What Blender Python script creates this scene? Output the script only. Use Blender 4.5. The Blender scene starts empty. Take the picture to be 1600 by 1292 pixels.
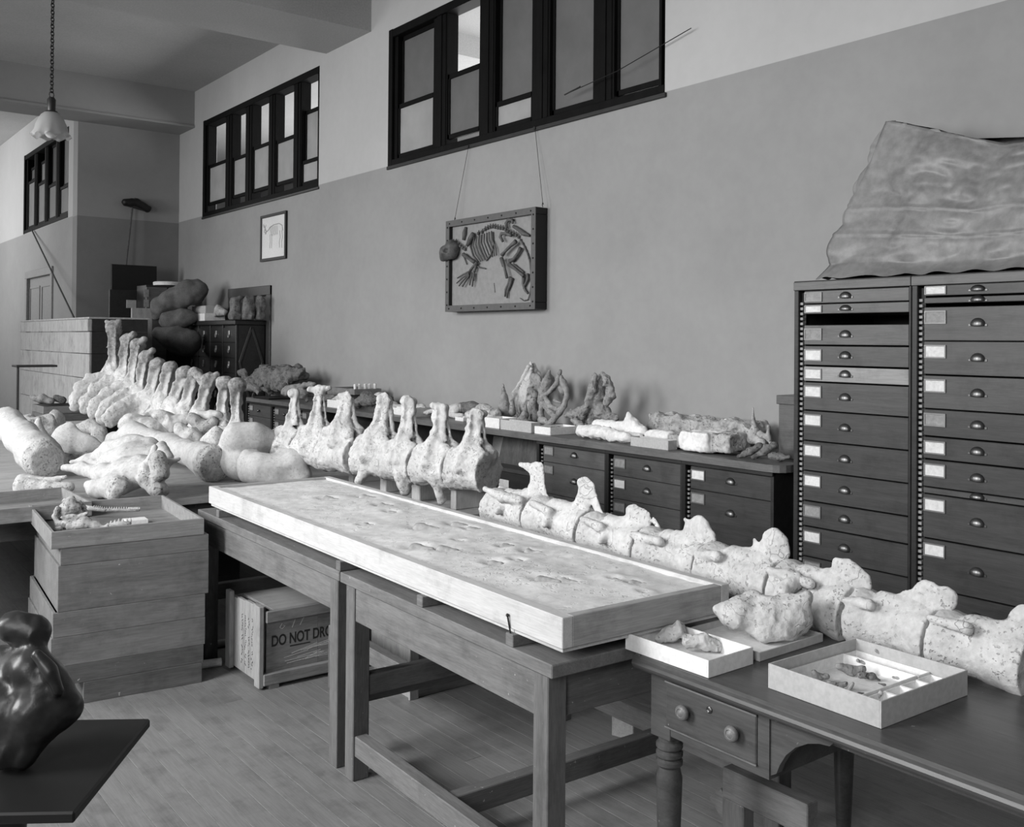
import bpy, bmesh, math, random
import numpy as np
from mathutils import Vector, Matrix
random.seed(7)
S = bpy.context.scene
COL = S.collection

# ------------------------------------------------------------------ camera
CAMH, FPX, YAW, PIT, ROL, PCX, PCY = 1.62, 1523.5, .65611, .00846, .00794, 800.0, 519.0
def _cam_rows():
    f = np.array([math.sin(YAW)*math.cos(PIT), math.cos(YAW)*math.cos(PIT), math.sin(PIT)])
    r = np.array([math.cos(YAW), -math.sin(YAW), 0.0]); d = np.cross(f, r)
    c, s = math.cos(ROL), math.sin(ROL)
    return np.array([c*r - s*d, s*r + c*d, f])
CM = _cam_rows()
cam_data = bpy.data.cameras.new('camera'); cam = bpy.data.objects.new('camera', cam_data); COL.objects.link(cam)
cam_data.sensor_fit = 'HORIZONTAL'; cam_data.sensor_width = 36.0; cam_data.lens = FPX/1600*36
cam_data.shift_x = 0.0; cam_data.shift_y = -(646-PCY)/1600
cam_data.clip_start = .05; cam_data.clip_end = 200
m3 = Matrix([[CM[0][i], -CM[1][i], -CM[2][i]] for i in range(3)])
cam.matrix_world = Matrix.Translation((0, 0, CAMH)) @ m3.to_4x4()
S.camera = cam

# ------------------------------------------------------------------ world, light, exposure
S.view_settings.view_transform = 'Standard'; S.view_settings.look = 'None'
S.view_settings.exposure = 0.1; S.view_settings.gamma = 1.0; S.view_settings.use_curve_mapping = False
w = bpy.data.worlds.new('sky'); S.world = w; w.use_nodes = True
w.node_tree.nodes['Background'].inputs[0].default_value = (1, 1, 1, 1)
w.node_tree.nodes['Background'].inputs[1].default_value = 0.45
S.cycles.use_denoising = True
S.cycles.max_bounces = 8; S.cycles.diffuse_bounces = 5
S.cycles.caustics_reflective = False; S.cycles.caustics_refractive = False
def area_light(name, loc, rot, sx, sy, power):
    l = bpy.data.lights.new(name, 'AREA'); l.shape = 'RECTANGLE'; l.size = sx; l.size_y = sy; l.energy = power
    o = bpy.data.objects.new(name, l); COL.objects.link(o); o.location = loc; o.rotation_euler = rot
    return o
WX = -2.6            # inner face of the window wall behind the photographer's left
WINS_LEFT = [(-1.6, 0.6), (2.4, 4.8), (6.6, 9.0), (11.2, 13.6)]
for (y0, y1), pw in zip(WINS_LEFT, (75, 145, 145, 95)):      # daylight entering by the tall windows of the opposite wall
    area_light('window_daylight', (WX-.10, (y0+y1)/2, 3.0), (0, math.radians(-68), 0), 2.3, (y1-y0)*.75, pw).data.spread = math.radians(118)
area_light('next_room_daylight', (8.6, 8.5, 3.2), (0, math.radians(90), 0), 2.2, 14, 620)
area_light('next_room_fill', (5.5, 8.5, 2.6), (0, math.radians(-90), 0), 1.5, 12, 60)  # added fill, no lamp known there: brightens the next room's far wall
area_light('hall_daylight', (.2, 19.6, 3.4), (0, math.radians(-90), 0), 2.2, 3.6, 150)

# ------------------------------------------------------------------ pixel helpers (1600x1292 frame)
CO = np.array([0, 0, CAMH])
def ray(u, v): return CM.T @ np.array([(u-PCX)/FPX, (v-PCY)/FPX, 1.0])
def at(u, v, ax, val):
    d = ray(u, v); i = 'xyz'.index(ax); return CO + d*((val-CO[i])/d[i])
def nd(u, v, dep): return CO + ray(u, v)*dep
def depth(p): return float((CM @ (np.asarray(p)-CO))[2])
def R(px, p): return px*depth(p)/FPX

# ------------------------------------------------------------------ materials (all grey: the place is known only in black and white)
MATS = {}
def _nt(name):
    m = bpy.data.materials.new(name); m.use_nodes = True
    nt = m.node_tree; b = nt.nodes['Principled BSDF']; return m, nt, b
def g(v): return (v, v, v, 1)
def ramp(nt, fac, stops):
    r = nt.nodes.new('ShaderNodeValToRGB'); e = r.color_ramp.elements
    while len(e) < len(stops): e.new(.5)
    for i, (p, c) in enumerate(stops): e[i].position = p; e[i].color = g(c)
    nt.links.new(fac, r.inputs[0]); return r.outputs[0]
def texco(nt, scale=(1, 1, 1)):
    t = nt.nodes.new('ShaderNodeTexCoord'); mp = nt.nodes.new('ShaderNodeMapping'); mp.inputs['Scale'].default_value = scale
    oi = nt.nodes.new('ShaderNodeObjectInfo'); ml = nt.nodes.new('ShaderNodeMath'); ml.operation = 'MULTIPLY'; ml.inputs[1].default_value = 37.0
    nt.links.new(oi.outputs['Random'], ml.inputs[0]); ad = nt.nodes.new('ShaderNodeVectorMath'); ad.operation = 'ADD'
    nt.links.new(t.outputs['Object'], ad.inputs[0]); nt.links.new(ml.outputs[0], ad.inputs[1])
    nt.links.new(ad.outputs[0], mp.inputs[0]); return mp.outputs[0]
def noise(nt, vec, scale, detail=4, rough=.6):
    n = nt.nodes.new('ShaderNodeTexNoise'); n.inputs['Scale'].default_value = scale
    n.inputs['Detail'].default_value = detail; n.inputs['Roughness'].default_value = rough
    nt.links.new(vec, n.inputs['Vector']); return n.outputs[0]
def mixc(nt, fac, a, b, mode='MIX'):
    x = nt.nodes.new('ShaderNodeMix'); x.data_type = 'RGBA'; x.blend_type = mode
    for s, val in ((x.inputs[0], fac), (x.inputs[6], a), (x.inputs[7], b)):
        if hasattr(val, 'links'): nt.links.new(val, s)
        elif isinstance(val, tuple): s.default_value = val
        else: s.default_value = val if s.type == 'VALUE' else g(val)
    return x.outputs[2]
def bump(nt, b, h, strength, dist=.01):
    n = nt.nodes.new('ShaderNodeBump'); n.inputs['Strength'].default_value = strength; n.inputs['Distance'].default_value = dist
    nt.links.new(h, n.inputs['Height']); nt.links.new(n.outputs[0], b.inputs['Normal'])
def mottled(name, lo, hi, scale, rough=.8, bmp=.3, bdist=.004, fine=60, spec=.3, pits=0.0, cracks=0.0):
    m, nt, b = _nt(name); v = texco(nt)
    a = noise(nt, v, scale, 5, .6); f = noise(nt, v, fine, 3, .6)
    c = ramp(nt, a, [(.3, lo), (.7, hi)])
    c = mixc(nt, .22, c, ramp(nt, f, [(.35, lo*.6), (.65, min(1, hi*1.15))]))
    h = mixc(nt, .5, a, f)
    if pits:
        pn = noise(nt, v, fine*1.6, 2, .5); big = noise(nt, v, scale*1.5, 2, .5)
        pm = nt.nodes.new('ShaderNodeMath'); pm.operation = 'MULTIPLY'
        nt.links.new(ramp(nt, pn, [(.34, 1), (.40, 0)]), pm.inputs[0]); nt.links.new(ramp(nt, big, [(.42, 0), (.56, 1)]), pm.inputs[1])
        c = mixc(nt, pm.outputs[0], c, mixc(nt, pits, c, lo*.35)); h = mixc(nt, pm.outputs[0], h, 0.0)
    if cracks:
        wv = nt.nodes.new('ShaderNodeVectorMath'); wv.operation = 'ADD'
        wn = nt.nodes.new('ShaderNodeTexNoise'); wn.inputs['Scale'].default_value = 9; wn.inputs['Detail'].default_value = 3; nt.links.new(v, wn.inputs['Vector'])
        ws = nt.nodes.new('ShaderNodeVectorMath'); ws.operation = 'SCALE'; ws.inputs['Scale'].default_value = .22; nt.links.new(wn.outputs['Color'], ws.inputs[0])
        nt.links.new(v, wv.inputs[0]); nt.links.new(ws.outputs[0], wv.inputs[1])
        vo = nt.nodes.new('ShaderNodeTexVoronoi'); vo.feature = 'DISTANCE_TO_EDGE'; vo.inputs['Scale'].default_value = 6; nt.links.new(wv.outputs[0], vo.inputs['Vector'])
        gate = noise(nt, v, 3.5, 2, .5)
        cm = nt.nodes.new('ShaderNodeMath'); cm.operation = 'MULTIPLY'
        nt.links.new(ramp(nt, vo.outputs[0], [(.003, 1), (.010, 0)]), cm.inputs[0]); nt.links.new(ramp(nt, gate, [(.52, 0), (.66, 1)]), cm.inputs[1])
        c = mixc(nt, cm.outputs[0], c, mixc(nt, cracks, c, lo*.3)); h = mixc(nt, cm.outputs[0], h, 0.0)
    nt.links.new(c, b.inputs['Base Color']); b.inputs['Roughness'].default_value = rough
    b.inputs['Specular IOR Level'].default_value = spec
    if bmp: bump(nt, b, h, bmp, bdist)
    MATS[name] = m; return m
def wood(name, lo, hi, axis='Y', rough=.55, stretch=14, scale=3.2, bmp=.25, spots=None, spec=.35):
    m, nt, b = _nt(name)
    sc = [stretch]*3; sc['XYZ'.index(axis)] = 1.0
    v = texco(nt, tuple(sc)); gr = noise(nt, v, scale, 6, .62)
    fn = noise(nt, v, scale*6, 3, .6)
    c = ramp(nt, gr, [(.3, lo), (.48, (lo+hi)/2), (.7, hi)])
    c = mixc(nt, .25, c, ramp(nt, fn, [(.4, lo*.7), (.6, hi)]))
    bl0 = noise(nt, texco(nt), 5.5, 6, .7); c = mixc(nt, .55, c, mixc(nt, 1.0, c, ramp(nt, bl0, [(.33, .55), (.5, 1.0), (.68, 1.0)]), 'MULTIPLY'))
    if spots is not None:       # pale scuffs and paint marks of its own
        sp = noise(nt, texco(nt), 60, 3, .6); bl = noise(nt, texco(nt), 4, 3, .6)
        mk = nt.nodes.new('ShaderNodeMath'); mk.operation = 'MULTIPLY'
        nt.links.new(ramp(nt, sp, [(.70, 0), (.74, 1)]), mk.inputs[0]); nt.links.new(ramp(nt, bl, [(.5, 0), (.6, 1)]), mk.inputs[1])
        c = mixc(nt, mk.outputs[0], c, spots)
    nt.links.new(c, b.inputs['Base Color']); b.inputs['Roughness'].default_value = rough
    b.inputs['Specular IOR Level'].default_value = spec
    if bmp: bump(nt, b, gr, bmp, .002)
    MATS[name] = m; return m
def plain(name, v, rough=.6, metal=0.0, spec=.4):
    m, nt, b = _nt(name); n = noise(nt, texco(nt), 25, 3)
    nt.links.new(ramp(nt, n, [(.3, v*.88), (.7, min(1, v*1.08))]), b.inputs['Base Color'])
    b.inputs['Roughness'].default_value = rough; b.inputs['Metallic'].default_value = metal
    b.inputs['Specular IOR Level'].default_value = spec
    MATS[name] = m; return m
def paint_wall(name, lower, upper, split):
    m, nt, b = _nt(name)
    t = nt.nodes.new('ShaderNodeNewGeometry'); sx = nt.nodes.new('ShaderNodeSeparateXYZ'); nt.links.new(t.outputs['Position'], sx.inputs[0])
    gt = nt.nodes.new('ShaderNodeMath'); gt.operation = 'GREATER_THAN'; gt.inputs[1].default_value = split
    nt.links.new(sx.outputs[2], gt.inputs[0])
    v = texco(nt); a = noise(nt, v, .9, 5, .65); f = noise(nt, v, 14, 4, .6)
    lo = ramp(nt, a, [(.3, lower*.9), (.7, lower*1.08)]); up = ramp(nt, a, [(.3, upper*.93), (.7, upper*1.04)])
    c = mixc(nt, gt.outputs[0], lo, up); c = mixc(nt, .04, c, ramp(nt, f, [(.4, lower*.8), (.6, upper)]), 'MIX')
    nt.links.new(c, b.inputs['Base Color']); b.inputs['Roughness'].default_value = .75; b.inputs['Specular IOR Level'].default_value = .25
    bump(nt, b, f, .04, .002); MATS[name] = m; return m
M_WALL = paint_wall('painted_wall', .30, .49, 3.37)
M_CEIL = mottled('ceiling_paint', .38, .46, .7, .8, .05)
M_FLOOR = wood('floor_board', .19, .26, 'Y', .42, 18, 1.6, .08)
M_BONE = mottled('plastered_bone', .42, .64, 8, .85, .8, .008, 55, pits=.45, cracks=.25)
M_BONE2 = mottled('smooth_bone', .44, .59, 5, .7, .35, .005, 50, pits=.35, cracks=.6)
def spine_mat():  # shade on the far spines put into colour: bare bone greyed towards the top
    m = M_BONE.copy(); m.name = 'shaded_spine'; nt = m.node_tree; b = nt.nodes['Principled BSDF']
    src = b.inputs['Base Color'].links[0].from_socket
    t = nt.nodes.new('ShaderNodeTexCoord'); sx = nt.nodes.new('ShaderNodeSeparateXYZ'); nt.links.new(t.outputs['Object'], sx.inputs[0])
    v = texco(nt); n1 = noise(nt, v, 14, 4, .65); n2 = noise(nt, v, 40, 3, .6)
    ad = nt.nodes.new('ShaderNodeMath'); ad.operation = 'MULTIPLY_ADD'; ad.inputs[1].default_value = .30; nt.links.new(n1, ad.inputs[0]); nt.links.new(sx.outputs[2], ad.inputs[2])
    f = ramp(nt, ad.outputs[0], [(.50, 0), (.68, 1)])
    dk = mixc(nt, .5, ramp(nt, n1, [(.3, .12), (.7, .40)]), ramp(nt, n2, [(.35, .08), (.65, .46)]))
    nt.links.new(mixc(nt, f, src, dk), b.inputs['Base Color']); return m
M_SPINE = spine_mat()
M_ROUGH = mottled('rough_bone', .30, .58, 18, .9, 1.0, .014, 50, pits=.8)
M_BGREY = mottled('grey_bone', .26, .50, 12, .8, .8, .010, 60, pits=.7, cracks=.6)
M_FOSS = mottled('dark_fossil', .07, .22, 13, .75, .9, .012, 50, pits=.7, cracks=.6)
M_FOSSM = mottled('mid_fossil', .17, .36, 14, .75, .8, .010, 55, pits=.7, cracks=.6)
M_PLASTER = mottled('plaster', .70, .86, 9, .9, .45, .006, 60)
M_SLAB = mottled('slab_plaster', .60, .80, 5, .8, .4, .006, 30, pits=.25, cracks=.35)
M_SLABD = mottled('slab_print', .22, .42, 14, .85, .5, .006, 60)
M_DARKW = wood('dark_cabinet_wood', .020, .035, 'Y', .42, 14, 2.2, .12)
M_CASE = wood('drawer_wood', .040, .068, 'Y', .38, 16, 2.0, .10)
M_CASEL = wood('pale_drawer_wood', .24, .34, 'Y', .4, 16, 2.0, .10)
M_CASEM = wood('mid_drawer_wood', .085, .13, 'Y', .38, 16, 2.0, .10)
M_TABLE = wood('work_table_wood', .12, .21, 'Y', .65, 12, 3.0, .25, spots=.5)
M_TABLEZ = wood('work_leg_wood', .10, .18, 'Z', .65, 12, 3.0, .25, spots=.5)
M_TABLEX = wood('work_rail_wood', .09, .16, 'X', .65, 12, 3.0, .25, spots=.5)
M_PINE = wood('pine_y', .50, .62, 'Y', .6, 16, 2.6, .2)
M_PINEX = wood('pine_x', .30, .46, 'X', .6, 16, 2.6, .2)
M_BLOCK = wood('block_wood', .40, .55, 'Z', .7, 10, 3, .25)
M_BENCH = wood('bench_top_wood', .30, .42, 'X', .6, 14, 2.4, .2)
M_TRAY = wood('tray_wood', .20, .34, 'X', .5, 12, 2.4, .15, spots=.6)
M_TRAYM = wood('stack_wood', .15, .24, 'X', .5, 10, 2.2, .15, spots=.6)
M_TRAYD = wood('dark_tray_wood', .09, .16, 'X', .5, 10, 2.2, .15, spots=.5)
M_CRATE = wood('crate_wood', .20, .34, 'X', .75, 12, 3, .3)
M_CRATEV = wood('crate_wood_upright', .28, .46, 'Z', .75, 12, 3, .3)
M_OLDPLANK = wood('old_plank', .28, .46, 'Z', .8, 7, 3.0, .3)
M_DESK = wood('desk_wood', .055, .097, 'Y', .33, 12, 2.4, .15, spots=.3)
M_CARD = mottled('white_card', .74, .82, 5, .8, .1, .002)
M_CARDG = mottled('grey_card', .42, .50, 5, .8, .1, .002)
M_PAPER = mottled('label_paper', .62, .78, 20, .8, .05, .001)
M_PAPERG = mottled('faded_label', .22, .34, 25, .7, .05, .001)
M_BLACK = plain('black_wood', .010, .5)
M_WFRAME = wood('window_frame_paint', .004, .008, 'Z', .6, 8, 2, .1, spec=.08)
M_METAL = plain('worn_nickel', .15, .36, .9)
M_PULLB = plain('bright_pull', .55, .3, .6)
M_HOLDER = plain('label_brass', .20, .45, .6)
M_TEETH = plain('rack_teeth', .30, .6, .0)
M_DMETAL = plain('dark_metal', .05, .4, .7)
M_IRON = plain('iron', .03, .5, .5)
M_CLOTH = mottled('dust_sheet', .15, .27, 4, .46, .4, .006, 26, spec=.5)
M_SACK = mottled('burlap', .08, .16, 9, .95, .6, .006, 90)
M_STATUE = mottled('dark_glossy_cast', .008, .045, 9, .36, .3, .006, 30, spec=.4)
M_INK = plain('stencil_ink', .03, .8)
M_DOOR = plain('door_paint', .055, .5)
M_DOORL = plain('pale_door_paint', .26, .5)
M_BACK = plain('panel_back', .25, .7)
M_PFRAME = plain('panel_frame_metal', .10, .45, .2)
M_PRINT = mottled('print_paper', .66, .76, 3, .8, 0)
M_PENCIL = plain('print_ink', .38, .9)
def frosted(name, v, tr):
    m, nt, b = _nt(name); out = nt.nodes['Material Output']
    d = nt.nodes.new('ShaderNodeBsdfTranslucent'); f = noise(nt, texco(nt), 3, 4)
    c = ramp(nt, f, [(.3, v*.9), (.7, v*1.1)]); nt.links.new(c, b.inputs['Base Color']); nt.links.new(c, d.inputs[0])
    b.inputs['Roughness'].default_value = .35
    mx = nt.nodes.new('ShaderNodeMixShader'); mx.inputs[0].default_value = tr
    nt.links.new(b.outputs[0], mx.inputs[1]); nt.links.new(d.outputs[0], mx.inputs[2]); nt.links.new(mx.outputs[0], out.inputs[0])
    MATS[name] = m; return m
M_PANE = frosted('frosted_pane', .42, .5)
M_PANED = frosted('dusty_pane', .22, .5)
M_SHADE = frosted('milk_glass', .62, .4)

# ------------------------------------------------------------------ object helpers
class MB:
    def __init__(s): s.bm = bmesh.new()
    def _xf(s, vs, mat):
        if mat is not None: bmesh.ops.transform(s.bm, matrix=mat, verts=vs)
    def box(s, lo, hi, bev=0.0, mat=None):
        lo = Vector(lo); hi = Vector(hi); c = (lo+hi)/2; d = hi-lo
        r = bmesh.ops.create_cube(s.bm, size=1.0, matrix=Matrix.Translation(c) @ Matrix.Diagonal((abs(d.x), abs(d.y), abs(d.z), 1)))
        vs = r['verts']
        if bev > 0:
            es = list({e for v in vs for e in v.link_edges})
            rr = bmesh.ops.bevel(s.bm, geom=es, offset=min(bev, min(abs(d.x), abs(d.y), abs(d.z))*.4), segments=1, affect='EDGES')
            vs = list({v for f in rr['faces'] for v in f.verts} | {v for v in vs if v.is_valid})
            seen = set(); st = [v for v in vs if v.is_valid]
            while st:
                v = st.pop()
                if v in seen: continue
                seen.add(v); st += [e.other_vert(v) for e in v.link_edges]
            vs = list(seen)
        s._xf(vs, mat); return s
    def beam(s, a, b, wd, ht, bev=0.0, up=(0, 0, 1)):
        a = Vector(a); b = Vector(b); L = (b-a).length; d = (b-a).normalized(); upv = Vector(up)
        if abs(d.dot(upv)) > .98: upv = Vector((0, 1, 0))
        x = d.cross(upv).normalized(); z = x.cross(d).normalized()
        m = Matrix((x, d, z)).transposed().to_4x4(); m.translation = (a+b)/2
        return s.box((-wd/2, -L/2, -ht/2), (wd/2, L/2, ht/2), bev, m)
    def lathe(s, prof, mat=None, seg=20, close=True):
        rings = []
        for r, z in prof:
            rings.append([s.bm.verts.new((r*math.cos(2*math.pi*i/seg), r*math.sin(2*math.pi*i/seg), z)) for i in range(seg)])
        for a, b in zip(rings, rings[1:]):
            for i in range(seg): s.bm.faces.new((a[i], a[(i+1) % seg], b[(i+1) % seg], b[i]))
        if close:
            s.bm.faces.new(list(reversed(rings[0]))); s.bm.faces.new(rings[-1])
        s._xf([v for r in rings for v in r], mat); return s
    def tube(s, pts, r, seg=8, cap=True):
        pts = [Vector(p) for p in pts]; rings = []; n = len(pts)
        rs = r if isinstance(r, (list, tuple)) else [r]*n
        t0 = (pts[1]-pts[0]).normalized(); u = t0.orthogonal().normalized()
        for i, p in enumerate(pts):
            t = (pts[min(i+1, n-1)]-pts[max(i-1, 0)]).normalized()
            u = (u - t*u.dot(t)).normalized(); v = t.cross(u)
            rings.append([s.bm.verts.new(p+(u*math.cos(2*math.pi*k/seg)+v*math.sin(2*math.pi*k/seg))*rs[i]) for k in range(seg)])
        for a, b in zip(rings, rings[1:]):
            for k in range(seg): s.bm.faces.new((a[k], a[(k+1) % seg], b[(k+1) % seg], b[k]))
        if cap: s.bm.faces.new(list(reversed(rings[0]))); s.bm.faces.new(rings[-1])
        return s
    def prism(s, poly, axis, a0, a1):
        def mk(p, a): return {'x': (a, p[0], p[1]), 'y': (p[0], a, p[1]), 'z': (p[0], p[1], a)}[axis]
        A = [s.bm.verts.new(mk(p, a0)) for p in poly]; B = [s.bm.verts.new(mk(p, a1)) for p in poly]; n = len(poly)
        s.bm.faces.new(A); s.bm.faces.new(list(reversed(B)))
        for i in range(n): s.bm.faces.new((A[i], B[i], B[(i+1) % n], A[(i+1) % n]))
        return s
    def sphere(s, c, r, seg=12, sc=(1, 1, 1)):
        bmesh.ops.create_uvsphere(s.bm, u_segments=seg, v_segments=max(6, seg//2), radius=r, matrix=Matrix.Translation(c) @ Matrix.Diagonal((*sc, 1))); return s
    def mesh(s, name, mat, smooth=False, auto=None):
        bmesh.ops.recalc_face_normals(s.bm, faces=s.bm.faces)
        me = bpy.data.meshes.new(name); s.bm.to_mesh(me); s.bm.free(); me.materials.append(mat)
        if smooth or auto:
            for p in me.polygons: p.use_smooth = True
            if auto: me.set_sharp_from_angle(angle=math.radians(auto))
        return me
def link(name, me, parent=None, loc=None, rotz=None):
    o = bpy.data.objects.new(name, me); COL.objects.link(o)
    if parent is not None: o.parent = parent
    if loc is not None: o.location = loc
    if rotz is not None: o.rotation_euler = (0, 0, rotz)
    return o
def tag(o, label=None, cat=None, group=None, kind=None):
    if label: o['label'] = label
    if cat: o['category'] = cat
    if group: o['group'] = group
    if kind: o['kind'] = kind
    return o
def thing(name, label, cat, loc=(0, 0, 0), rotz=0.0, group=None):
    o = bpy.data.objects.new(name, None); COL.objects.link(o); o.location = loc; o.rotation_euler = (0, 0, rotz)
    o.empty_display_size = .1
    return tag(o, label, cat, group)
def part(name, mb, mat, parent, label=None, smooth=False, auto=None, loc=None, rotz=None):
    o = link(name, mb.mesh(name, mat, smooth, auto), parent, loc, rotz)
    if label: o['label'] = label
    return o
def solo(name, mb, mat, label, cat, loc=(0, 0, 0), rotz=0.0, group=None, smooth=False, auto=None):
    return tag(link(name, mb.mesh(name, mat, smooth, auto), None, loc, rotz), label, cat, group)
def struct(name, mb, mat, parent=None, smooth=False):
    o = link(name, mb.mesh(name, mat, smooth), parent)
    if parent is None: o['kind'] = 'structure'
    return o
def dup(root, loc, rotz, label=None, group=None):
    r = root.copy(); COL.objects.link(r); r.location = loc; r.rotation_euler = (0, 0, rotz)
    if label: r['label'] = label
    if group: r['group'] = group
    for ch in list(root.children):
        c = ch.copy(); COL.objects.link(c); c.parent = r
        for gch in list(ch.children):
            d = gch.copy(); COL.objects.link(d); d.parent = c
    return r

# ------------------------------------------------------------------ bones: implicit surfaces meshed by surface nets
_T = np.random.RandomState(3).rand(32, 32, 32).astype(np.float32)
def vnoise(P, sc, seed=0):
    Q = P*sc + seed*7.31; I = np.floor(Q).astype(np.int64); F = (Q-I).astype(np.float32); F = F*F*(3-2*F)
    I0 = I & 31; I1 = (I+1) & 31
    x0, y0, z0 = I0[:, 0], I0[:, 1], I0[:, 2]; x1, y1, z1 = I1[:, 0], I1[:, 1], I1[:, 2]
    fx, fy, fz = F[:, 0], F[:, 1], F[:, 2]
    a = _T[x0, y0, z0]*(1-fx)+_T[x1, y0, z0]*fx; b = _T[x0, y1, z0]*(1-fx)+_T[x1, y1, z0]*fx
    c = _T[x0, y0, z1]*(1-fx)+_T[x1, y0, z1]*fx; d = _T[x0, y1, z1]*(1-fx)+_T[x1, y1, z1]*fx
    return (a*(1-fy)+b*fy)*(1-fz)+(c*(1-fy)+d*fy)*fz
def _sd(pr, P):
    k = pr[0]
    if k == 'c':      # tapered capsule, optionally flattened along an axis: ('c', a, b, ra, rb[, n, s])
        a = np.asarray(pr[1]); b = np.asarray(pr[2]); ra, rb = pr[3], pr[4]; q = P-a; ba = b-a; f = 1.0
        if len(pr) > 5 and pr[5] is not None:
            n = np.asarray(pr[5], float); n = n/np.linalg.norm(n); e = 1/pr[6]-1
            q = q + np.outer(q @ n, n)*e; ba = ba + n*(ba @ n)*e; f = max(pr[6], .45)
        L = ba @ ba; h = np.clip((q @ ba)/L, 0, 1) if L > 1e-12 else np.zeros(len(q))
        return (np.linalg.norm(q - h[:, None]*ba, axis=1) - (ra+(rb-ra)*h))*f
    if k == 'e':      # ellipsoid ('e', c, r3[, axes])
        q = P-np.asarray(pr[1]); r = np.asarray(pr[2], float)
        if len(pr) > 3: q = q @ np.asarray(pr[3]).T
        k0 = np.linalg.norm(q/r, axis=1); k1 = np.linalg.norm(q/(r*r), axis=1)+1e-9
        return k0*(k0-1)/k1
    if k == 'b':      # rounded box ('b', c, half3, round[, axes])
        q = P-np.asarray(pr[1]); hh = np.asarray(pr[2], float)-pr[3]
        if len(pr) > 4: q = q @ np.asarray(pr[4]).T
        d = np.abs(q)-hh
        return np.linalg.norm(np.maximum(d, 0), axis=1)+np.minimum(d.max(axis=1), 0)-pr[3]
    raise ValueError(k)
def smin(a, b, k):
    h = np.maximum(k-np.abs(a-b), 0)/k; return np.minimum(a, b)-h*h*k*.25
def _bounds(pr):
    if pr[0] == 'c':
        a = np.asarray(pr[1]); b = np.asarray(pr[2])
        return np.minimum(a-pr[3], b-pr[4]), np.maximum(a+pr[3], b+pr[4])
    r = float(np.linalg.norm(pr[2])) if len(pr) > (3 if pr[0] == 'e' else 4) else np.asarray(pr[2], float)
    return np.asarray(pr[1])-r, np.asarray(pr[1])+r
def field(P, groups, subs, cuts, k, amp, nsc, seed):
    d = None
    for prs in groups.values():
        gd = None; gk = k
        for pr in prs:
            if pr[0] == 'k': gk = pr[1]; continue
            if pr[0] == 'cut': gd = np.maximum(gd, (P-np.asarray(pr[1])) @ np.asarray(pr[2])); continue
            e = _sd(pr, P); gd = e if gd is None else smin(gd, e, gk)
        d = gd if d is None else smin(d, gd, k)
    for pr in subs:
        d = -smin(-d, _sd(pr, P), k*.6)
    if amp:
        d = d + amp*((vnoise(P, nsc, seed)-.5)*1.3 + (vnoise(P, nsc*2.3, seed+1)-.5)*.8 + (vnoise(P, nsc*5.1, seed+2)-.5)*.35 + (np.abs(2*vnoise(P, nsc*1.6, seed+4)-1)-.5)*.4)
    for p0, n in cuts:
        d = np.maximum(d, (P-np.asarray(p0)) @ np.asarray(n))
    return d
_EDGES = [((0,0,0),(1,0,0)),((0,1,0),(1,1,0)),((0,0,1),(1,0,1)),((0,1,1),(1,1,1)),((0,0,0),(0,1,0)),((1,0,0),(1,1,0)),((0,0,1),(0,1,1)),((1,0,1),(1,1,1)),((0,0,0),(0,0,1)),((1,0,0),(1,0,1)),((0,1,0),(0,1,1)),((1,1,0),(1,1,1))]
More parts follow.
